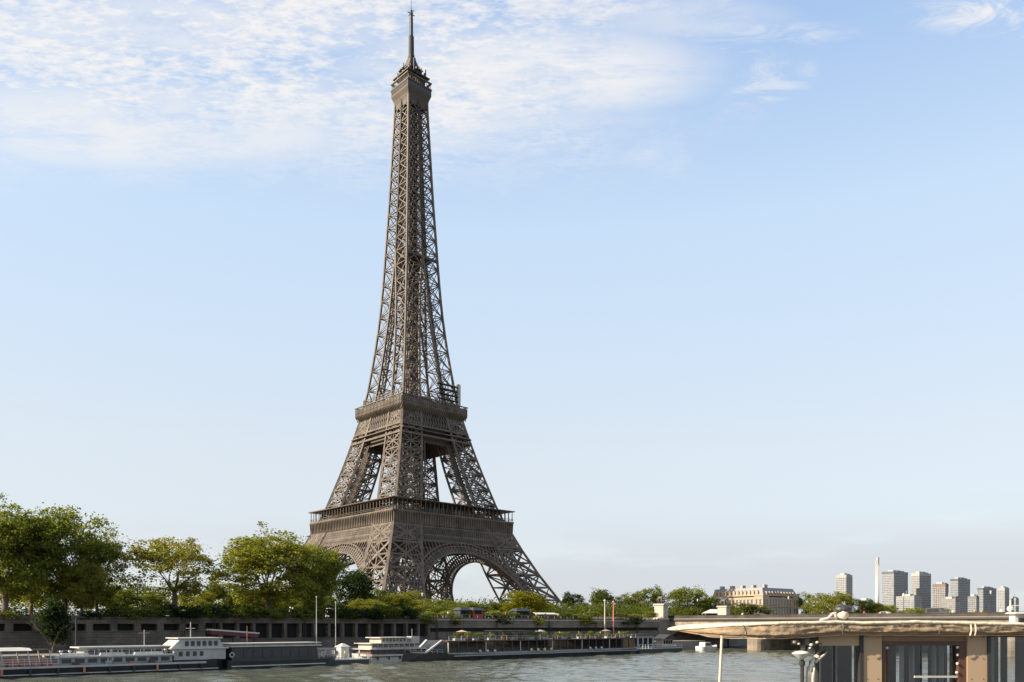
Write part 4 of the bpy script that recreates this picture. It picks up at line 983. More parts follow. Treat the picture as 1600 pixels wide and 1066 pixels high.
# ------------------------------------------------------------------ boats
def hull(b, L, Wd, ztop, zbot=-.6, bow=.16, stern=.05, sheer=.5, m=0, flare=.88):
    rings = []
    for i in range(21):
        u = i/20; x = u*L
        f = 1.
        if u > 1-bow: f = max(.04, 1-((u-1+bow)/bow)**2.0)
        if u < stern: f = .75+.25*u/stern
        zt = ztop+sheer*(max(0, (u-.7)/.3)**2)+sheer*.4*(max(0, (.2-u)/.2)**2)
        h = Wd/2*f
        rings.append([(x-(0.0 if u < .9 else 0), -h*flare, zbot), (x, -h, zt), (x, h, zt), (x, h*flare, zbot)])
    b.loft(rings, m); return b
def rail(b, pts, h=1.0, r=.05, step=1.5, rows=2):
    for p, q in zip(pts, pts[1:]):
        p, q = Vector(p), Vector(q); n = max(1, int((q-p).length/step))
        for i in range(n+1):
            a = p.lerp(q, i/n); b.beam(a, a+Vector((0, 0, h)), r)
        for k in range(rows): z = Vector((0, 0, h*(k+1)/rows)); b.beam(p+z, q+z, r)
    return b
def windows(o, x0, x1, n, y, z0, z1, gap=.25, m=None, name='window', th=.06):
    for i in range(n):
        a = x0+(x1-x0)*i/n; c = x0+(x1-x0)*(i+1)/n
        w = MB(); w.box(a+gap/2, c-gap/2, y-th, y+th, z0, z1); w.build(name, m or GLASS, o)
def boat(name, t, off, label, cat='boat'): return empty(name, bank(t, off), BANG, label, cat)
def lifering(o, x, y, z, parent=None):
    b = MB(); n = 14
    b.tube([(x+.36*cos(2*pi*i/n), y, z+.36*sin(2*pi*i/n)) for i in range(n+1)], .09, 6); b.build('life_ring', WHITE, o)
# 1. long black barge, far left
bt = boat('river_barge', -30, 3.6, 'long black-hulled barge with low whitish cabins along the left bank')
b = MB(); hull(b, 63, 7.0, 1.45, bow=.07, sheer=.45); b.build('hull', BLACKH, bt)
b = MB(); b.box(.5, 58, -3.56, -3.46, 1.15, 1.45); b.box(1, 60, -3.5, -3.42, .25, .4); b.build('rubbing_strake', LGREY, bt)
b = MB(); b.box(37, 53, -2.7, 2.7, 1.4, 2.5); b.build('coach_roof_side', GREYP, bt)
b = MB(); b.box(36.6, 53.3, -3.0, 3.0, 2.5, 2.72); b.build('coach_roof', WHITE, bt)
b = MB(); b.box(41, 53, -1.0, 2.6, 2.72, 3.75); b.build('upper_cabin', GREYP, bt)
b = MB(); b.box(40.2, 53.2, -1.4, 2.9, 3.75, 3.95); b.build('upper_roof', LGREY, bt)
windows(bt, 37.3, 52.8, 9, -2.72, 1.75, 2.3, .5); windows(bt, 41.4, 52.6, 7, -1.02, 2.95, 3.55, .35)
for i, (a, c) in enumerate(((37.5, 41.2), (42.6, 46.2), (47.4, 51.8))):
    b = MB(); b.hexa([(a, -2.7, 2.72), (c, -2.7, 2.72), (c, -1.4, 2.72), (a, -1.4, 2.72), (a+.2, -2.5, 3.05), (c-.2, -2.5, 3.05), (c-.2, -1.5, 3.05), (a+.2, -1.5, 3.05)]); b.build('skylight', LGREY if i % 2 else WHITE, bt)
b = MB(); b.box(53.3, 61.6, -2.6, 2.6, 1.7, 3.4); b.hexa([(53.0, -2.3, 3.55), (61.4, -2.3, 3.55), (61.4, 2.3, 3.55), (53.0, 2.3, 3.55), (54.6, -2.1, 5.0), (60.8, -2.1, 5.0), (60.8, 2.1, 5.0), (54.6, 2.1, 5.0)]); b.build('wheelhouse', LGREY, bt)
b = MB(); b.box(52.8, 62.0, -2.9, 2.9, 3.4, 3.55); b.box(54, 61.2, -2.45, 2.45, 5.0, 5.15); b.build('wheelhouse_roof', WHITE, bt)
windows(bt, 55, 60.6, 6, -2.28, 3.85, 4.6, .4); windows(bt, 53.8, 58.2, 4, -2.62, 2.3, 3.0, .55)
b = MB(); rail(b, [(30, -3.2, 1.45), (37, -3.2, 1.45)], 1.0, .07, 1.2, 3); rail(b, [(30, 3.2, 1.45), (37, 3.2, 1.45)], 1.0, .07, 1.2, 3); b.build('railing', WHITE, bt)
for x_ in (27, 30.4, 33.6, 36.3):
    for y_ in (-2.8, 2.8): b = MB(); b.beam((x_, y_, 1.4), (x_-.35, y_, 3.65), .13); b.build('canopy_pole', WHITE, bt)
b = MB(); b.hexa([(18, -3.1, 3.6), (33.8, -3.1, 3.6), (33.8, 3.1, 3.6), (18, 3.1, 3.6), (18, -2.4, 3.95), (33.6, -2.4, 3.95), (33.6, 2.4, 3.95), (18, 2.4, 3.95)]); b.build('canopy', WHITE, bt)
b = MB(); b.box(33.8, 36.6, -2.9, 2.9, 3.6, 3.7); b.build('canopy_extension', DARKI, bt)
for i in range(6):
    s = MB(); x_ = 28.2+i*1.4; s.box(x_, x_+1.1, -2.6, -1.9, 1.5, 1.95); s.box(x_, x_+1.1, -1.95, -1.8, 1.95, 2.5); sbo = s.build('deck_bench', PINK, loc=bank(-30, 3.6), rz=BANG)
    tag(sbo, 'faded red bench on the black barge deck, %s of six' % ('leftmost', 'second from the left', 'third from the left', 'third from the right', 'second from the right', 'rightmost')[i], 'bench', 'red benches on the barge deck')
for i in range(9):
    x_ = 30+i*3.4; b = MB(); b.tube([(x_, -3.68, .35), (x_, -3.7, 1.15)], .16, 8); b.tube([(x_, -3.6, 1.1), (x_, -3.4, 1.6)], .03, 5); b.build('fender', DARKI if i % 3 else PINK, bt)
b = MB(); b.tube([(50, .5, 3.9), (50, .5, 6.4)], .06, 6); b.beam((49.2, .5, 5.9), (50.8, .5, 5.9), .06); b.build('mast', LGREY, bt)
b = MB(); b.tube([(57, 0, 5.1), (57, 0, 7.6)], .07, 6); b.beam((56.3, 0, 6.6), (57.7, 0, 6.6), .12); b.build('radar_mast', LGREY, bt)
for x_, y_ in ((38, -.8), (39.5, .4), (44.5, -1.6), (52.3, -1.8)): b = MB(); b.lathe((x_, y_, 2.72), [(.14, 0), (.14, .5), (.28, .55), (.2, .75)], 8); b.build('ventilator', LGREY, bt)
b = MB(); rail(b, [(37, -2.95, 2.72), (53, -2.95, 2.72)], .8, .05, 1.6, 2); b.build('roof_railing', LGREY, bt)
for i, x_ in enumerate((36.2, 38.9, 43.2, 46.6, 49.4)):
    q = MB(); q.box(x_, x_+.8, -3.3, -2.8, 1.4, 1.4+.35+.1*(i % 3)); b_ = q.build('deck_box', (PINK, BROWN, GREYP)[i % 3], bt)
lifering(bt, 44, -2.8, 2.1); lifering(bt, 53.5, -2.7, 2.6)
b = MB(); b.tube([(62, -1, 1.6), (64, 2, 1.4), (66, 6, 2.4)], .04, 5); b.build('mooring_rope', CCAN, bt)
# 2. dark glazed barge
bt = boat('glazed_barge', 32.2, 3.9, 'dark barge with one long glazed cabin under a white roof edge, left of the flagpoles')
b = MB(); hull(b, 21.5, 6.6, 1.2, bow=.16, stern=.08, sheer=.5); b.build('hull', DHULL, bt)
b = MB(); b.box(.2, 17.5, -3.34, -3.26, .35, .52); b.build('rubbing_strake', WHITE, bt)
b = MB(); b.box(.5, 16.2, -2.8, 2.8, 1.15, 3.55); b.build('cabin', DHULL, bt); windows(bt, .7, 16.0, 9, -2.82, 1.65, 3.1, .12)
b = MB(); b.box(.1, 16.8, -3.15, 3.15, 3.55, 3.72); b.build('roof', WHITE, bt); b = MB(); b.box(.4, 17.2, -2.6, 2.9, 4.0, 4.14); 
for x_ in (.8, 4, 8, 12, 16.6): b.beam((x_, -2.3, 3.7), (x_, -2.3, 4.05), .1)
b.build('upper_roof', LGREY, bt)
b = MB(); rail(b, [(16.4, -2.9, 1.3), (19, -2.2, 1.4), (21.2, -.3, 1.6)], 1.0, .06, .9, 2); b.build('railing', WHITE, bt)
lifering(bt, 17.2, -3.0, 2.0); lifering(bt, .3, -3.25, 2.3)
# 3. landing stage with waiting people
lt = tpx(525, 3); bt = boat('landing_stage', lt-2.5, 6.0, 'low dark landing stage with waiting people, left of the white three-deck boat', 'pontoon')
b = MB(); b.box(-2, 9.5, -3.2, 3.2, -.5, .75); b.build('float', DHULL, bt); b = MB(); b.box(-2.1, 9.6, -3.3, 3.3, .75, .9); b.build('deck', LGREY, bt)
b = MB(); rail(b, [(-2, -3.1, .9), (9.3, -3.1, .9)], 1.05, .07, 1.0, 3); b.build('railing', WHITE, bt)
b = MB(); b.box(5.5, 7.2, 0, 1.6, .9, 3.1); b.hexa([(5.3, -.2, 3.1), (7.4, -.2, 3.1), (7.4, 1.8, 3.1), (5.3, 1.8, 3.1), (6.2, .6, 3.7), (6.5, .6, 3.7), (6.5, 1, 3.7), (6.2, 1, 3.7)]); b.build('ticket_booth', WHITE, bt)
GS = 'people waiting on the landing stage'
for i, (dx_, dy_, sh, lb) in enumerate(((-1.3, -2, 'white', 'person in a white top at the left end of the landing stage'), (-.2, -1.2, 'red', 'person in a red top on the landing stage'), (.8, -2.2, 'pink', 'person in a pink top in front on the landing stage'),
        (1.8, -.8, 'blue', 'person in a blue top on the landing stage'), (2.8, -2.0, 'beige', 'person in a beige top on the landing stage'), (3.8, -1.3, 'black', 'person in a black top near the middle of the landing stage'), (4.8, -2.3, 'yellow', 'person in a yellow top on the landing stage'), (8.3, -1.8, 'white', 'person in a white top right of the ticket booth'))):
    p = bank(lt-2.5+dx_, 6.0+dy_, .9); person(sh, p, lb, GS, random.random()*6, i % 2)
# 4. white three-deck boat
bt = boat('river_cruiser', tpx(566, 6), 7.2, 'white three-deck river boat with tiered open decks right of the landing stage')
b = MB(); hull(b, 17, 6.6, 1.5, bow=.2, sheer=.4); b.build('hull', WHITE, bt); b = MB(); b.box(.2, 14.5, -3.38, -3.28, 1.0, 1.2); b.build('rubbing_strake', BROWN, bt)
for i, (x0, x1, z) in enumerate(((.5, 14.2, 1.5), (.8, 12.4, 2.6), (3.2, 10.6, 3.7))):
    b = MB(); b.box(x0+.6, x1-.6, -2.5+i*.3, 2.5-i*.3, z, z+.95); b.build('deck_house', (BROWN, CREAM, CREAM)[i], bt); windows(bt, x0+.8, x1-.8, 9-i, -2.52+i*.3, z+.25, z+.82, .3)
    b = MB(); b.box(x0, x1, -3.1+i*.3, 3.1-i*.3, z+.95, z+1.08); b.build('deck_edge', WHITE, bt)
    if i < 2: b = MB(); rail(b, [(x0, -3.0+i*.3, z+1.08), (x1, -3.0+i*.3, z+1.08)], .6, .05, 1.2, 2); b.build('railing', LGREY, bt)
b = MB(); b.box(10.9, 12.9, -2.2, -.6, 3.7, 4.9); b.build('wheelhouse', LGREY, bt)
b = MB(); b.tube([(11.8, -1.2, 4.9), (11.8, -1.2, 6.4)], .05, 6); b.build('mast', LGREY, bt)
for i in range(5): b = MB(); b.tube([(2+i*2.6, -3.5, .5), (2+i*2.6, -3.5, 1.2)], .16, 8); b.build('fender', DARKI, bt)
# 5. long restaurant boat
t0, tE = tpx(648, 0), tpx(1000, 0); Lr = tE-t0
bt = boat('restaurant_boat', tE, 4.2, 'long glazed restaurant boat with a planted top deck below the tower'); bt.rotation_euler.z = BANG+pi
# local x now runs upstream, so its pointed bow and slanted windscreen are at the left end and y+ faces the river
b = MB(); hull(b, Lr, 8.2, 1.1, bow=.15, sheer=.7); b.build('hull', BLACKH, bt)
b = MB(); b.box(.5, Lr*.86, 4.06, 4.2, .86, 1.02); b.build('rubbing_strake', LGREY, bt)
b = MB(); b.box(1, Lr-9, -3.6, 3.3, 1.1, 1.6); b.build('cabin_sill', GREYP, bt)
nb = 24
for i in range(nb):
    a = 1+(Lr-10)*i/nb; c = 1+(Lr-10)*(i+1)/nb
    w = MB(); w.box(a+.09, c-.09, 3.32, 3.40, 1.6, 3.75); w.build('window', MATS.get('cabin_glass') or glassmat('cabin_glass', (.03, .03, .03), .55), bt)
    m_ = MB(); m_.box(c-.09, c+.09, 3.28, 3.5, 1.6, 3.8); m_.build('mullion', CREAM if i % 4 == 3 else BROWN, bt)
b = MB(); b.box(1, Lr-9, -3.6, -3.4, 1.6, 3.8); b.box(1, 1.2, -3.4, 3.3, 1.6, 3.8); b.build('cabin_back', BROWN, bt)
b = MB(); b.box(.6, Lr-8.6, -3.8, 3.75, 3.8, 4.02); b.build('roof', BROWN, bt)
b = MB(); b.hexa([(Lr-9, -3.0, 1.6), (Lr-4.6, -1.6, 1.6), (Lr-4.6, 1.6, 1.6), (Lr-9, 3.3, 1.6), (Lr-9, -3.0, 4.0), (Lr-8.2, -2.4, 4.0), (Lr-8.2, 2.4, 4.0), (Lr-9, 3.3, 4.0)]); b.build('windscreen', GLASS, bt)
b = MB()
for p, q in (((Lr-4.55, 1.65, 1.6), (Lr-8.1, 2.45, 4.05)), ((Lr-4.55, -1.65, 1.6), (Lr-8.1, -2.45, 4.05)), ((Lr-4.5, -1.6, 1.6), (Lr-4.5, 1.6, 1.6))): b.beam(p, q, .45, .3)
b.build('windscreen_frame', WHITE, bt)
b = MB(); rail(b, [(1, 3.6, 4.02), (Lr-9, 3.6, 4.02)], .9, .05, 1.6, 2); rail(b, [(Lr-8, 2.9, 1.3), (Lr-.6, .3, 1.9)], .9, .06, 1.0, 2); b.build('railing', LGREY, bt)
b = MB(); b.hexa([(Lr-8.5, -1.8, 1.25), (Lr-2, -.5, 1.6), (Lr-2, .5, 1.6), (Lr-8.5, 1.8, 1.25), (Lr-8.5, -1.6, 1.75), (Lr-2.4, -.4, 1.9), (Lr-2.4, .4, 1.9), (Lr-8.5, 1.6, 1.75)]); b.build('foredeck', TAN, bt)
for gi, (cx, n, m_, yc) in enumerate(((.865, 3, 'w', 0), (.62, 4, 'y', 0), (.30, 3, 'w', 0))):
    for i in range(n):
        x_ = (Lr-9)*cx-i*2.1; c = MB(); c.sphere((x_, 3.62, 1.75), .33, 10); l = c.build('table_lamp', (WHITE if m_ == 'w' else mat('pale_yellow_shade', (.75, .68, .30), .6)), bt)
for i in range(22):
    x_ = 3+i*(Lr-14)/21+random.uniform(-1, 1); p = MB(); p.box(x_-.9, x_+.9, 2.5, 3.2, 4.02, 4.5); q = p.build('planter', GREYP if i % 2 else BROWN, bt)
    f = bpy.data.objects.new('planter_foliage', PROTO['bush'][i % 2][1]); COL.objects.link(f); f.parent = q; f.location = (x_, 2.8, 4.35); f.scale = (.62, .34, random.uniform(.3, .5)); f.color = random.choice((G1, G2, GL))
for i in range(3):
    x_ = 9+i*(Lr-24)/2; p = MB(); p.lathe((x_, .6, 4.02), [(.05, 0), (.05, 1.7), (1.3, 1.72), (.06, 2.1)], 8); p.build('parasol', (CANVAS, GREYP, TAN)[i % 3], bt)
b = MB(); b.box(Lr*.50, Lr*.66, -2.5, 3.0, 5.9, 6.0)
for x_ in (Lr*.505, Lr*.58, Lr*.655): b.beam((x_, 2.9, 4.0), (x_, 2.9, 5.95), .1); b.beam((x_, -2.4, 4.0), (x_, -2.4, 5.95), .1)
b.build('deck_awning', DHULL, bt)
GT = 'guests on the top deck of the restaurant boat'
for i, (u, sh, lb) in enumerate(((.9, 'white', 'guest in white at the left end of the restaurant boat top deck'), (.8, 'black', 'guest in black on the left part of the restaurant boat top deck'), (.7, 'red', 'guest in red on the restaurant boat top deck'), (.44, 'white', 'guest in white right of the awning on the restaurant boat top deck'),
        (.33, 'blue', 'guest in blue on the right part of the restaurant boat top deck'), (.2, 'pink', 'guest in pink on the right part of the restaurant boat top deck'), (.08, 'beige', 'guest in beige at the right end of the restaurant boat top deck'))):
    p = bank(tE-u*(Lr-10), 4.2-1.4, 4.02); person(sh, p, lb, GT, random.random()*6, i % 2)
# 6. grey pontoon house and small launch at its right
bt = boat('floating_pontoon', tE+2.2, 6.2, 'grey floating pontoon house at the right end of the restaurant boat', 'pontoon')
b = MB(); b.box(0, 19, -4.4, 3, -.5, 1.0); b.build('float', DHULL, bt); b = MB(); b.box(-.1, 19.1, -4.5, 3.1, 1.0, 1.14); b.build('deck', LGREY, bt)
b = MB(); b.box(.5, 10, -1.5, 2.6, 1.14, 4.6); b.build('cabin', GREYP, bt); b = MB(); b.box(.1, 10.5, -2.2, 3, 4.6, 4.85); b.build('roof', DHULL, bt); windows(bt, 1, 9.6, 4, -1.52, 1.6, 3.8, .8)
b = MB(); rail(b, [(.2, -4.3, 1.14), (18.8, -4.3, 1.14)], 1.0, .08, 1.2, 2); b.build('railing', WHITE, bt)
bt2 = boat('small_launch', tE+13.5, 4.5, 'small cabin launch with a peaked dark awning beside the grey pontoon')
b = MB(); hull(b, 8.5, 3.4, 1.5, bow=.3, sheer=.5); b.build('hull', GREYP, bt2); b = MB(); b.box(1, 5.4, -1.2, 1.2, 1.5, 3.4); b.build('cabin', CREAM, bt2); windows(bt2, 1.1, 5.3, 4, -1.22, 2.1, 3.1, .3)
b = MB(); b.prism([(.2, 3.4), (6.6, 3.4), (3.4, 4.7)], -1.9, 1.9); b.build('awning', DARKI, bt2)
# gangway roof, dock shelter
p0, p1 = bank(tpx(325, 17), 17), bank(tpx(402, 17), 17); o = empty('gangway', p0, BANG, 'sloping gangway with a white top and dark red underside behind the two barges', 'gangway'); Lg = (p1-p0).length
b = MB(); b.hexa([(0, -.9, 6.2), (Lg, -.9, 5.5), (Lg, .9, 5.5), (0, .9, 6.2), (0, -.9, 6.45), (Lg, -.9, 5.75), (Lg, .9, 5.75), (0, .9, 6.45)]); b.build('top', WHITE, o)
b = MB(); b.hexa([(.2, -.85, 5.5), (Lg-.2, -.85, 4.8), (Lg-.2, .85, 4.8), (.2, .85, 5.5), (.2, -.85, 6.19), (Lg-.2, -.85, 5.49), (Lg-.2, .85, 5.49), (.2, .85, 6.19)]); b.build('side', mat('dark_red_paint', (.12, .025, .02), .6), o)
for x_ in (.6, Lg/2, Lg-.6): b = MB(); b.beam((x_, 0, 2.6), (x_, 0, 5.2), .2); b.build('post', DARKI, o)
# white boats below the bridge
for px, L, lb in ((1092, 9, 'small white boat with a low cabin moored just before the bridge'),):
    p = bank(tpx(px, 5), 5); bt = empty('small_white_boat', p, BANG, lb, 'boat'); b = MB(); hull(b, L, 3, 1.0, bow=.3); b.build('hull', WHITE, bt)
    b = MB(); b.hexa([(1.5, -1, 1.0), (5.5, -1, 1.0), (5.5, 1, 1.0), (1.5, 1, 1.0), (1.8, -.9, 2.3), (4.6, -.9, 2.3), (4.6, .9, 2.3), (1.8, .9, 2.3)]); b.build('cabin', WHITE, bt); windows(bt, 1.9, 4.7, 3, -.99, 1.35, 2.0, .2)

# ------------------------------------------------------------------ near boat on the right (12 m away)
K = 12/F
def NX(px): return (px-800)*K
def NZ(py): return HC-(py-HY)*K
nb_ = empty('moored_passenger_boat', (NX(1330), 12, 0), 0, 'near passenger boat at lower right with a tan canvas-edged roof and tan window pillars', 'boat')
OX = NX(1330)
def lx(px): return NX(px)-OX
top = [(1077, 983.5), (1110, 980), (1145, 977), (1215, 973.6), (1302, 972), (1356, 973.4), (1431, 971.6), (1516, 973.6), (1600, 975.5), (1800, 978)]
bot = [(1077, 986.5), (1110, 993.5), (1133, 995.6), (1189, 996.8), (1232, 996), (1320, 990.5), (1440, 991), (1516, 991.6), (1600, 991), (1800, 992)]
def yat(tab, px): return lerp(tab, px)
cols = [1077+i*(1800-1077)/180 for i in range(181)]
# roof sheet with a gentle camber, reaching back 5 m
r = MB(); nd = 8; base = []
for px in cols:
    tip = min(1, (px-1077)/150.); row = []
    for j in range(nd+1):
        v = j/nd; y = v*5.0*(tip**.6*.9+.1)+(1-tip)**2*.9
        zz = NZ(yat(top, px)); zz += min(0, zz-HC)*y/12*1.15
        row.append((lx(px), y, zz+.004+.008*sin(pi*v)*tip+.005*noise.noise(Vector((px*.06, v*6, 0)))))
    base.append(row)
for row in base: r.v += row
n1 = nd+1
for i in range(len(cols)-1):
    for j in range(nd): r.face([i*n1+j, (i+1)*n1+j, (i+1)*n1+j+1, i*n1+j+1])
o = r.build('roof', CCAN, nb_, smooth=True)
md = o.modifiers.new('thickness', 'SOLIDIFY'); md.thickness = .02
# rolled canvas edge
e = MB(); pts, rs = [], []
for px in cols:
    tip = min(1, (px-1077)/150.); pts.append((lx(px), (1-tip)**2*.9-.01, NZ(yat(top, px))-.004+.006*noise.noise(Vector((px*.05, 3, 0))))); rs.append(.010+.015*min(1, (px-1070)/60)+.006*noise.noise(Vector((px*.09, 9, 0))))
e.tube(pts, rs, 8); e.build('rolled_canvas_edge', CCAN, nb_, smooth=True)
# hanging valance with soft folds
v = MB(); nr = 7
for px in cols:
    tip = min(1, (px-1077)/150.); z0, z1 = NZ(yat(top, px))-.02, NZ(yat(bot, px))+.03
    sag = .02*noise.noise(Vector((px*.035, 0, 5)))
    for j in range(nr+1):
        q = j/nr; fold = .022*noise.noise(Vector((px*.03, q*3.2, 1)))+.010*noise.noise(Vector((px*.35, q*9, 2)))+.018*noise.noise(Vector((px*.11, q*5, 7)))+.006*sin(q*pi)
        v.v.append((lx(px), (1-tip)**2*.9-.01-fold, z0+(z1-z0)*q+sag*q*.5))
for i in range(len(cols)-1):
    for j in range(nr): v.face([i*(nr+1)+j, (i+1)*(nr+1)+j, (i+1)*(nr+1)+j+1, i*(nr+1)+j+1])
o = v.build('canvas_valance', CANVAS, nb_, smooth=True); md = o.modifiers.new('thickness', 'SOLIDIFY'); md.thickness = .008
# wooden eave beam under the valance
w = MB(); ring_ = []
for px in cols[::3]:
    tip = min(1, (px-1077)/150.); y0 = (1-tip)**2*.9+.012; zb = NZ(yat(bot, px)); h = .038*min(1, .3+(px-1077)/50)
    ring_.append([(lx(px), y0, zb), (lx(px), y0+.09, zb), (lx(px), y0+.09, zb+h+.02), (lx(px), y0, zb+h+.02)])
w.loft(ring_); w.build('eave_beam', mat('varnished_wood', (.25, .145, .07), .4, scale=4, streak=True), nb_)
# ceiling boards so the roof has an underside
c = MB(); zc = NZ(989.5)+.015; c.box(lx(1245), lx(1800), .11, 5, zc, zc+.03); c.build('ceiling', CREAM, nb_)
tieb = MB()
for px in (1514, 1521): tieb.tube([(lx(px), -.05, NZ(976)), (lx(px)+.005, -.06, NZ(985)), (lx(px)-.004, -.04, NZ(993))], .012, 6)
tieb.build('canvas_tie', CCAN, nb_)
fz = NZ(1078)-1.5                                   # cabin floor
def column(px0, px1, name='pillar', m=TAN, y0=.16, y1=.42):
    b = MB(); b.box(lx(px0), lx(px1), y0, y1, fz, NZ(989.7)); b.build(name, m, nb_)
column(1356, 1385.5); column(1521, 1552)
column(1350.5, 1355.9, 'black_seal', DARKI, .14, .3); column(1552.1, 1556.5, 'black_seal', DARKI, .14, .3)
column(1700, 1730)
# left window (two panes), its head rail
b = MB(); b.box(lx(1286), lx(1350.4), .17, .27, NZ(1009.5), NZ(990.5)); b.build('window_head', TAN, nb_)
glc = glassmat('cabin_window_glass', (.03, .035, .035), .9)
for a, q in ((1288, 1312), (1314, 1350)):
    b = MB(); b.box(lx(a), lx(q), .22, .23, fz, NZ(1009.6)); b.build('window', glc, nb_)
b = MB(); b.box(lx(1312), lx(1314), .2, .26, fz, NZ(1009.6)); b.box(lx(1284.5), lx(1288), .18, .28, fz, NZ(993)); b.build('window_frame', DARKI, nb_)
# brown framed door bay
b = MB(); b.box(lx(1385.6), lx(1520.9), .2, .34, NZ(1002.6), NZ(989.8)); b.build('lintel', mat('rosy_brown_panel', (.30, .19, .13), .5, scale=2, streak=True), nb_)
d = MB(); d.box(lx(1385.6), lx(1520.9), .17, .36, NZ(1009), NZ(1002.7)); d.box(lx(1385.6), lx(1393), .18, .36, fz, NZ(1009.1)); d.box(lx(1509), lx(1520.9), .18, .36, fz, NZ(1009.1)); d.box(lx(1396.5), lx(1400), .22, .34, fz, NZ(1009.1)); d.build('door_frame', BROWN, nb_)
d = MB(); d.box(lx(1393.1), lx(1396.4), .24, .30, fz, NZ(1010)); d.build('door_post', TAN, nb_)
for a, q in ((1400, 1452), (1453.5, 1509)):
    b = MB(); b.box(lx(a), lx(q), .27, .28, fz, NZ(1009.2)); b.build('door_pane', glc, nb_)
b = MB(); b.box(lx(1440), lx(1508), .2, .235, NZ(1060.5), NZ(1057.5)); b.build('push_bar', LGREY, nb_)
for px, py in ((1394, 1013), (1505.5, 1012), (1505.5, 1024), (1505.5, 1038), (1504.5, 1052)):
    b = MB(); b.sphere((lx(px), .165, NZ(py)), .022, 8); b.build('cabin_bulb', WHITE, nb_)
# right window
b = MB(); b.box(lx(1556.6), lx(1700), .2, .28, NZ(996), NZ(989.8)); b.build('window_head', BROWN, nb_)
for a, q in ((1557, 1630), (1632, 1700)): b = MB(); b.box(lx(a), lx(q), .23, .24, fz, NZ(996.1)); b.build('window', glc, nb_)
# inside: floor, back wall, curtains, table and chairs
b = MB(); b.box(lx(1284), lx(1800), .15, 4.9, fz-.1, fz); b.build('cabin_floor', BROWN, nb_)
b = MB(); b.box(lx(1284)+1.9, lx(1800), 4.7, 4.8, fz, fz+.75)
b.box(0, 3.6, 4.7, 4.8, fz+.75, fz+.8)
for x_ in (1.55, 2.6, 3.7): b.box(x_, x_+.14, 4.7, 4.8, fz+.8, zc)
b.build('far_cabin_side', BROWN, nb_)
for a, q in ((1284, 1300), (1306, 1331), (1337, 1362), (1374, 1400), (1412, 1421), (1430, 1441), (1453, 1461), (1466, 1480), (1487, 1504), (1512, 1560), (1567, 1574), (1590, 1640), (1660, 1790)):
    b = MB(); xa, xb = [(p_-800)*13.35/F-OX for p_ in (a, q)]; b.box(xa, xb, 1.35, 1.42, fz, zc); b.build('interior_shade_board', DARK, nb_)  # added near-black boards standing in for the darkness inside the cabin
def curtain(px0, px1, y, amp=.035, m=CURT):
    b = MB(); n = int((px1-px0)*1.1)+4
    for i in range(n+1):
        q = i/n; x_ = lx(px0+(px1-px0)*q); yy = y+amp*sin(q*n*.75)+amp*.5*sin(q*n*.31+1)
        b.v += [(x_, yy, fz+.1), (x_+.01*sin(i), yy, zc)]
    for i in range(n): b.face([2*i, 2*i+2, 2*i+3, 2*i+1])
    o = b.build('curtain', m, nb_, smooth=True); o.modifiers.new('thickness', 'SOLIDIFY').thickness = .006
for a, q, y in ((1291, 1296, .42), (1320, 1328, .46), (1429, 1433, .45), (1446, 1452, .45), (1482, 1485, .45), (1494, 1498, .45), (1576, 1580, .45)): curtain(a, q, y)
# chairs inside the cabin: things of their own
def chair(px, y, label, rz=0):
    o = empty('cabin_chair', (NX(px)*1.0, 12+y, fz), rz, label, 'chair', 'chairs inside the near boat cabin')
    b = MB(); b.box(-.22, .22, -.22, .22, .43, .48); b.build('seat', BROWN, o); b = MB(); b.box(-.22, .22, .18, .22, .55, 1.12); b.build('backrest', CREAM, o)
    for sx in (-1, 1):
        for sy in (-1, 1): b = MB(); b.beam((sx*.19, sy*.19, 0), (sx*.19, sy*.19, .44 if sy < 0 else 1.0), .04); b.build('leg', DARKI, o)
for px, y, lb in ((1470, 1.6, 'cabin chair seen through the door bay, nearest the brown frame'), (1440, 2.4, 'cabin chair seen through the door bay, further back'), (1590, 1.2, 'cabin chair behind the right-hand window')): chair(px, y, lb, random.random()*6)
# hull and decks of the boat, down to the water
h = MB(); hz = fz-.05
rings = []
for px, hw, sh in ((1085, .15, .5), (1120, 1.2, .3), (1180, 2.3, .12), (1290, 2.8, 0), (1800, 2.8, 0)):
    rings.append([(lx(px)+.3*(px < 1200), 2.5-hw*.8, -.6), (lx(px), 2.5-hw, hz+sh-.15), (lx(px), 2.5+hw, hz+sh-.15), (lx(px)+.3*(px < 1200), 2.5+hw*.8, -.6)])
h.loft(rings); h.build('hull', WHITE, nb_)
# slim pole carrying the roof point
b = MB(); b.tube([(lx(1130), .25, fz-.1), (lx(1131.5), .25, NZ(1066)), (lx(1135), .25, NZ(994))], .021, 10); b.build('awning_pole', CREAM, nb_)
# ventilator bowl, davits, small lamps
b = MB(); b.lathe((lx(1252), .0, NZ(1027)), [(.02, -.04), (.05, -.015), (.125, .045), (.135, .058), (.08, .085), (.02, .095)], 18); b.build('ventilator_bowl', WHITE, nb_, smooth=True)
b = MB(); b.tube([(lx(1254), .02, fz), (lx(1254), .02, NZ(1025))], .028, 8); b.tube([(lx(1254), .02, NZ(1040)), (lx(1254), .02, NZ(1033))], .045, 8); b.build('ventilator_pipe', DARKI, nb_)
for px, s in ((1266, 1), (1274, 1.25)):
    b = MB(); P = [(lx(px-2), .05, fz), (lx(px-2), .05, NZ(1060)), (lx(px-1), .05, NZ(1044)), (lx(px+2), .05, NZ(1035)), (lx(px+7*s), .05, NZ(1029)), (lx(px+14*s), .1, NZ(1024)), (lx(px+21*s), .2, NZ(1019))]
    b.tube(P, [.026, .026, .024, .022, .019, .016, .012], 10); b.build('davit', CREAM, nb_, smooth=True)
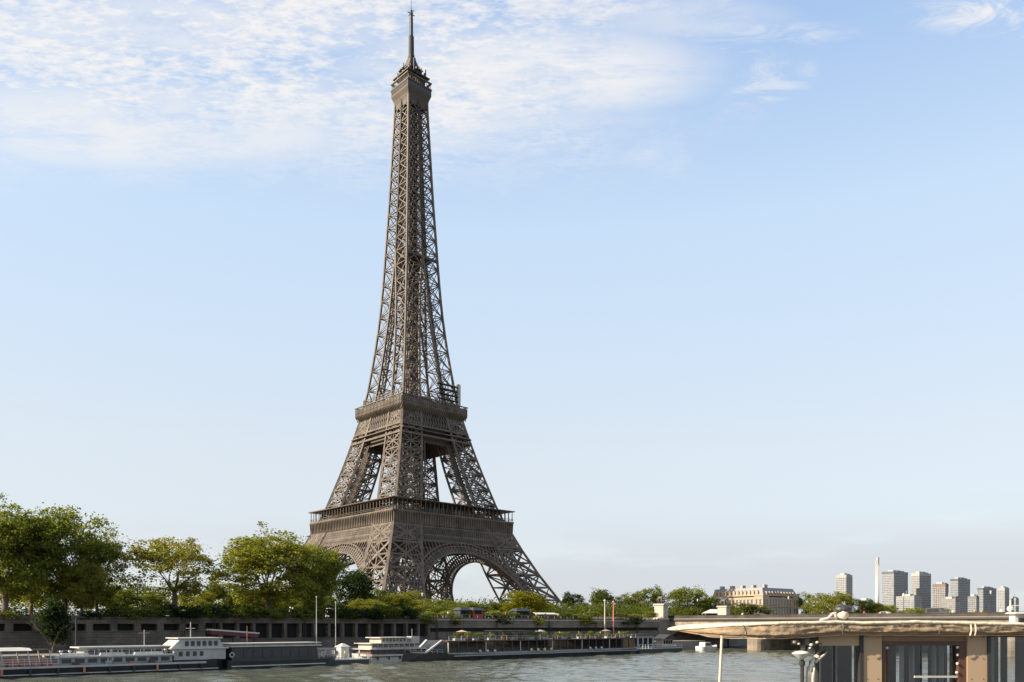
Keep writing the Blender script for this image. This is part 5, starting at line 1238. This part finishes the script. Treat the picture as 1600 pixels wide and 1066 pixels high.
b = MB(); b.tube([(lx(1262), .1, NZ(1028)), (lx(1261), .1, NZ(1010)), (lx(1257), .12, NZ(994))], .02, 8); b.beam((lx(1240), .1, NZ(1008)), (lx(1288), .1, NZ(1006)), .018); b.beam((lx(1262), .1, NZ(1018)), (lx(1284), .1, NZ(1003)), .016); b.build('lamp_bracket', DARKI, nb_)
b = MB()
for px, py, w_, h_ in ((1246, 1004, 9, 7), (1264, 1003, 7, 10), (1275, 1006, 8, 6), (1270, 1016, 10, 5), (1258, 1012, 5, 8)): b.box(lx(px-w_/2), lx(px+w_/2), .07, .16, NZ(py+h_/2), NZ(py-h_/2))
b.build('lamp_housing', BRONZE, nb_)
for px in (1362, 1379, 1527, 1546):
    for py in (996, 1030, 1062): b = MB(); b.tube([(lx(px), .165, NZ(py)), (lx(px), .152, NZ(py))], .008, 8); b.build('screw', BRONZE, nb_)
b = MB(); b.tube([(lx(1090+i*6.0), .06+.01*sin(i), NZ(yat(bot, 1090+i*6.0))-.012-.006*abs(sin(i*.5))) for i in range(115)], .006, 5); b.build('lacing_cord', CCAN, nb_)
for px in range(1165, 1790, 150):
    tp_ = min(1, (px-1077)/150.); y_ = (1-tp_)**2*.9-.055; b = MB(); b.tube([(lx(px), y_+.02, NZ(yat(top, px))), (lx(px)+.004, y_, NZ((yat(top, px)+yat(bot, px))/2)), (lx(px), y_+.02, NZ(yat(bot, px)))], .007, 5); b.build('canvas_strap', BRONZE, nb_)
for px, py, q in ((1243, 1003, .030), (1250, 1006, .026), (1270, 1008, .030), (1279, 1004, .028), (1280, 1027, .034), (1268, 1013, .022)):
    b = MB(); b.sphere((lx(px), .06, NZ(py)), q, 10, sz=.8); b.build('deck_lamp', CREAM, nb_, smooth=True)
# searchlight on the roof
sl = empty('searchlight', (NX(1332), 12.35, NZ(972)+.02), 0, 'cream searchlight with a dark hood on the near boat roof', 'searchlight')
b = MB(); b.tube([(-.02, -.12, .085), (-.02, .10, .085)], [.062, .072], 16); b.build('drum', CREAM, sl, smooth=True)
b = MB(); b.lathe((0, 0, .165), [(.125, -.03), (.135, 0), (.125, .03), (.08, .06), (.02, .075)], 14); b.build('hood', DARKI, sl)
b = MB(); b.tube([(.06, 0, 0), (.07, 0, .17)], .02, 8); b.tube([(-.08, 0, 0), (-.08, 0, .17)], .02, 8); b.box(-.13, .13, -.1, .1, -.01, .02); b.build('bracket', BRONZE, sl)
b = MB(); b.tube([(-.1, 0, .12), (-.16, 0, .10), (-.22, 0, .04), (-.34, 0, .01)], .018, 8); b.build('cable', WHITE, sl)
# white wheelhouse further back, at the right edge
YB = 15.2; kb_ = YB/F
def bx(px): return (px-800)*kb_-OX
def bz(py): return HC-(py-HY)*kb_
b = MB(); b.box(bx(1586), bx(1760), 3.2, 3.38, bz(985), bz(959)); b.hexa([(bx(1580), 3.05, bz(959)), (bx(1765), 3.05, bz(959)), (bx(1765), 3.4, bz(959)), (bx(1580), 3.4, bz(959)), (bx(1583), 3.1, bz(957)), (bx(1762), 3.1, bz(957)), (bx(1762), 3.4, bz(957)), (bx(1583), 3.4, bz(957))]); b.build('wheelhouse', WHITE, nb_)
b = MB(); b.box(bx(1591), bx(1640), 3.17, 3.21, bz(973), bz(966)); b.build('wheelhouse_window', GLASS, nb_)
b = MB(); b.beam((bx(1584), 3.3, bz(957)), (bx(1584), 3.3, bz(938)), .02); b.beam((bx(1584), 3.3, bz(946)), (bx(1660), 3.3, bz(946)), .015); b.build('wheelhouse_railing', WHITE, nb_)
b = MB(); b.sphere((bx(1594), 3.5, bz(951)), .06, 10); b.build('radar_ball', WHITE, nb_)
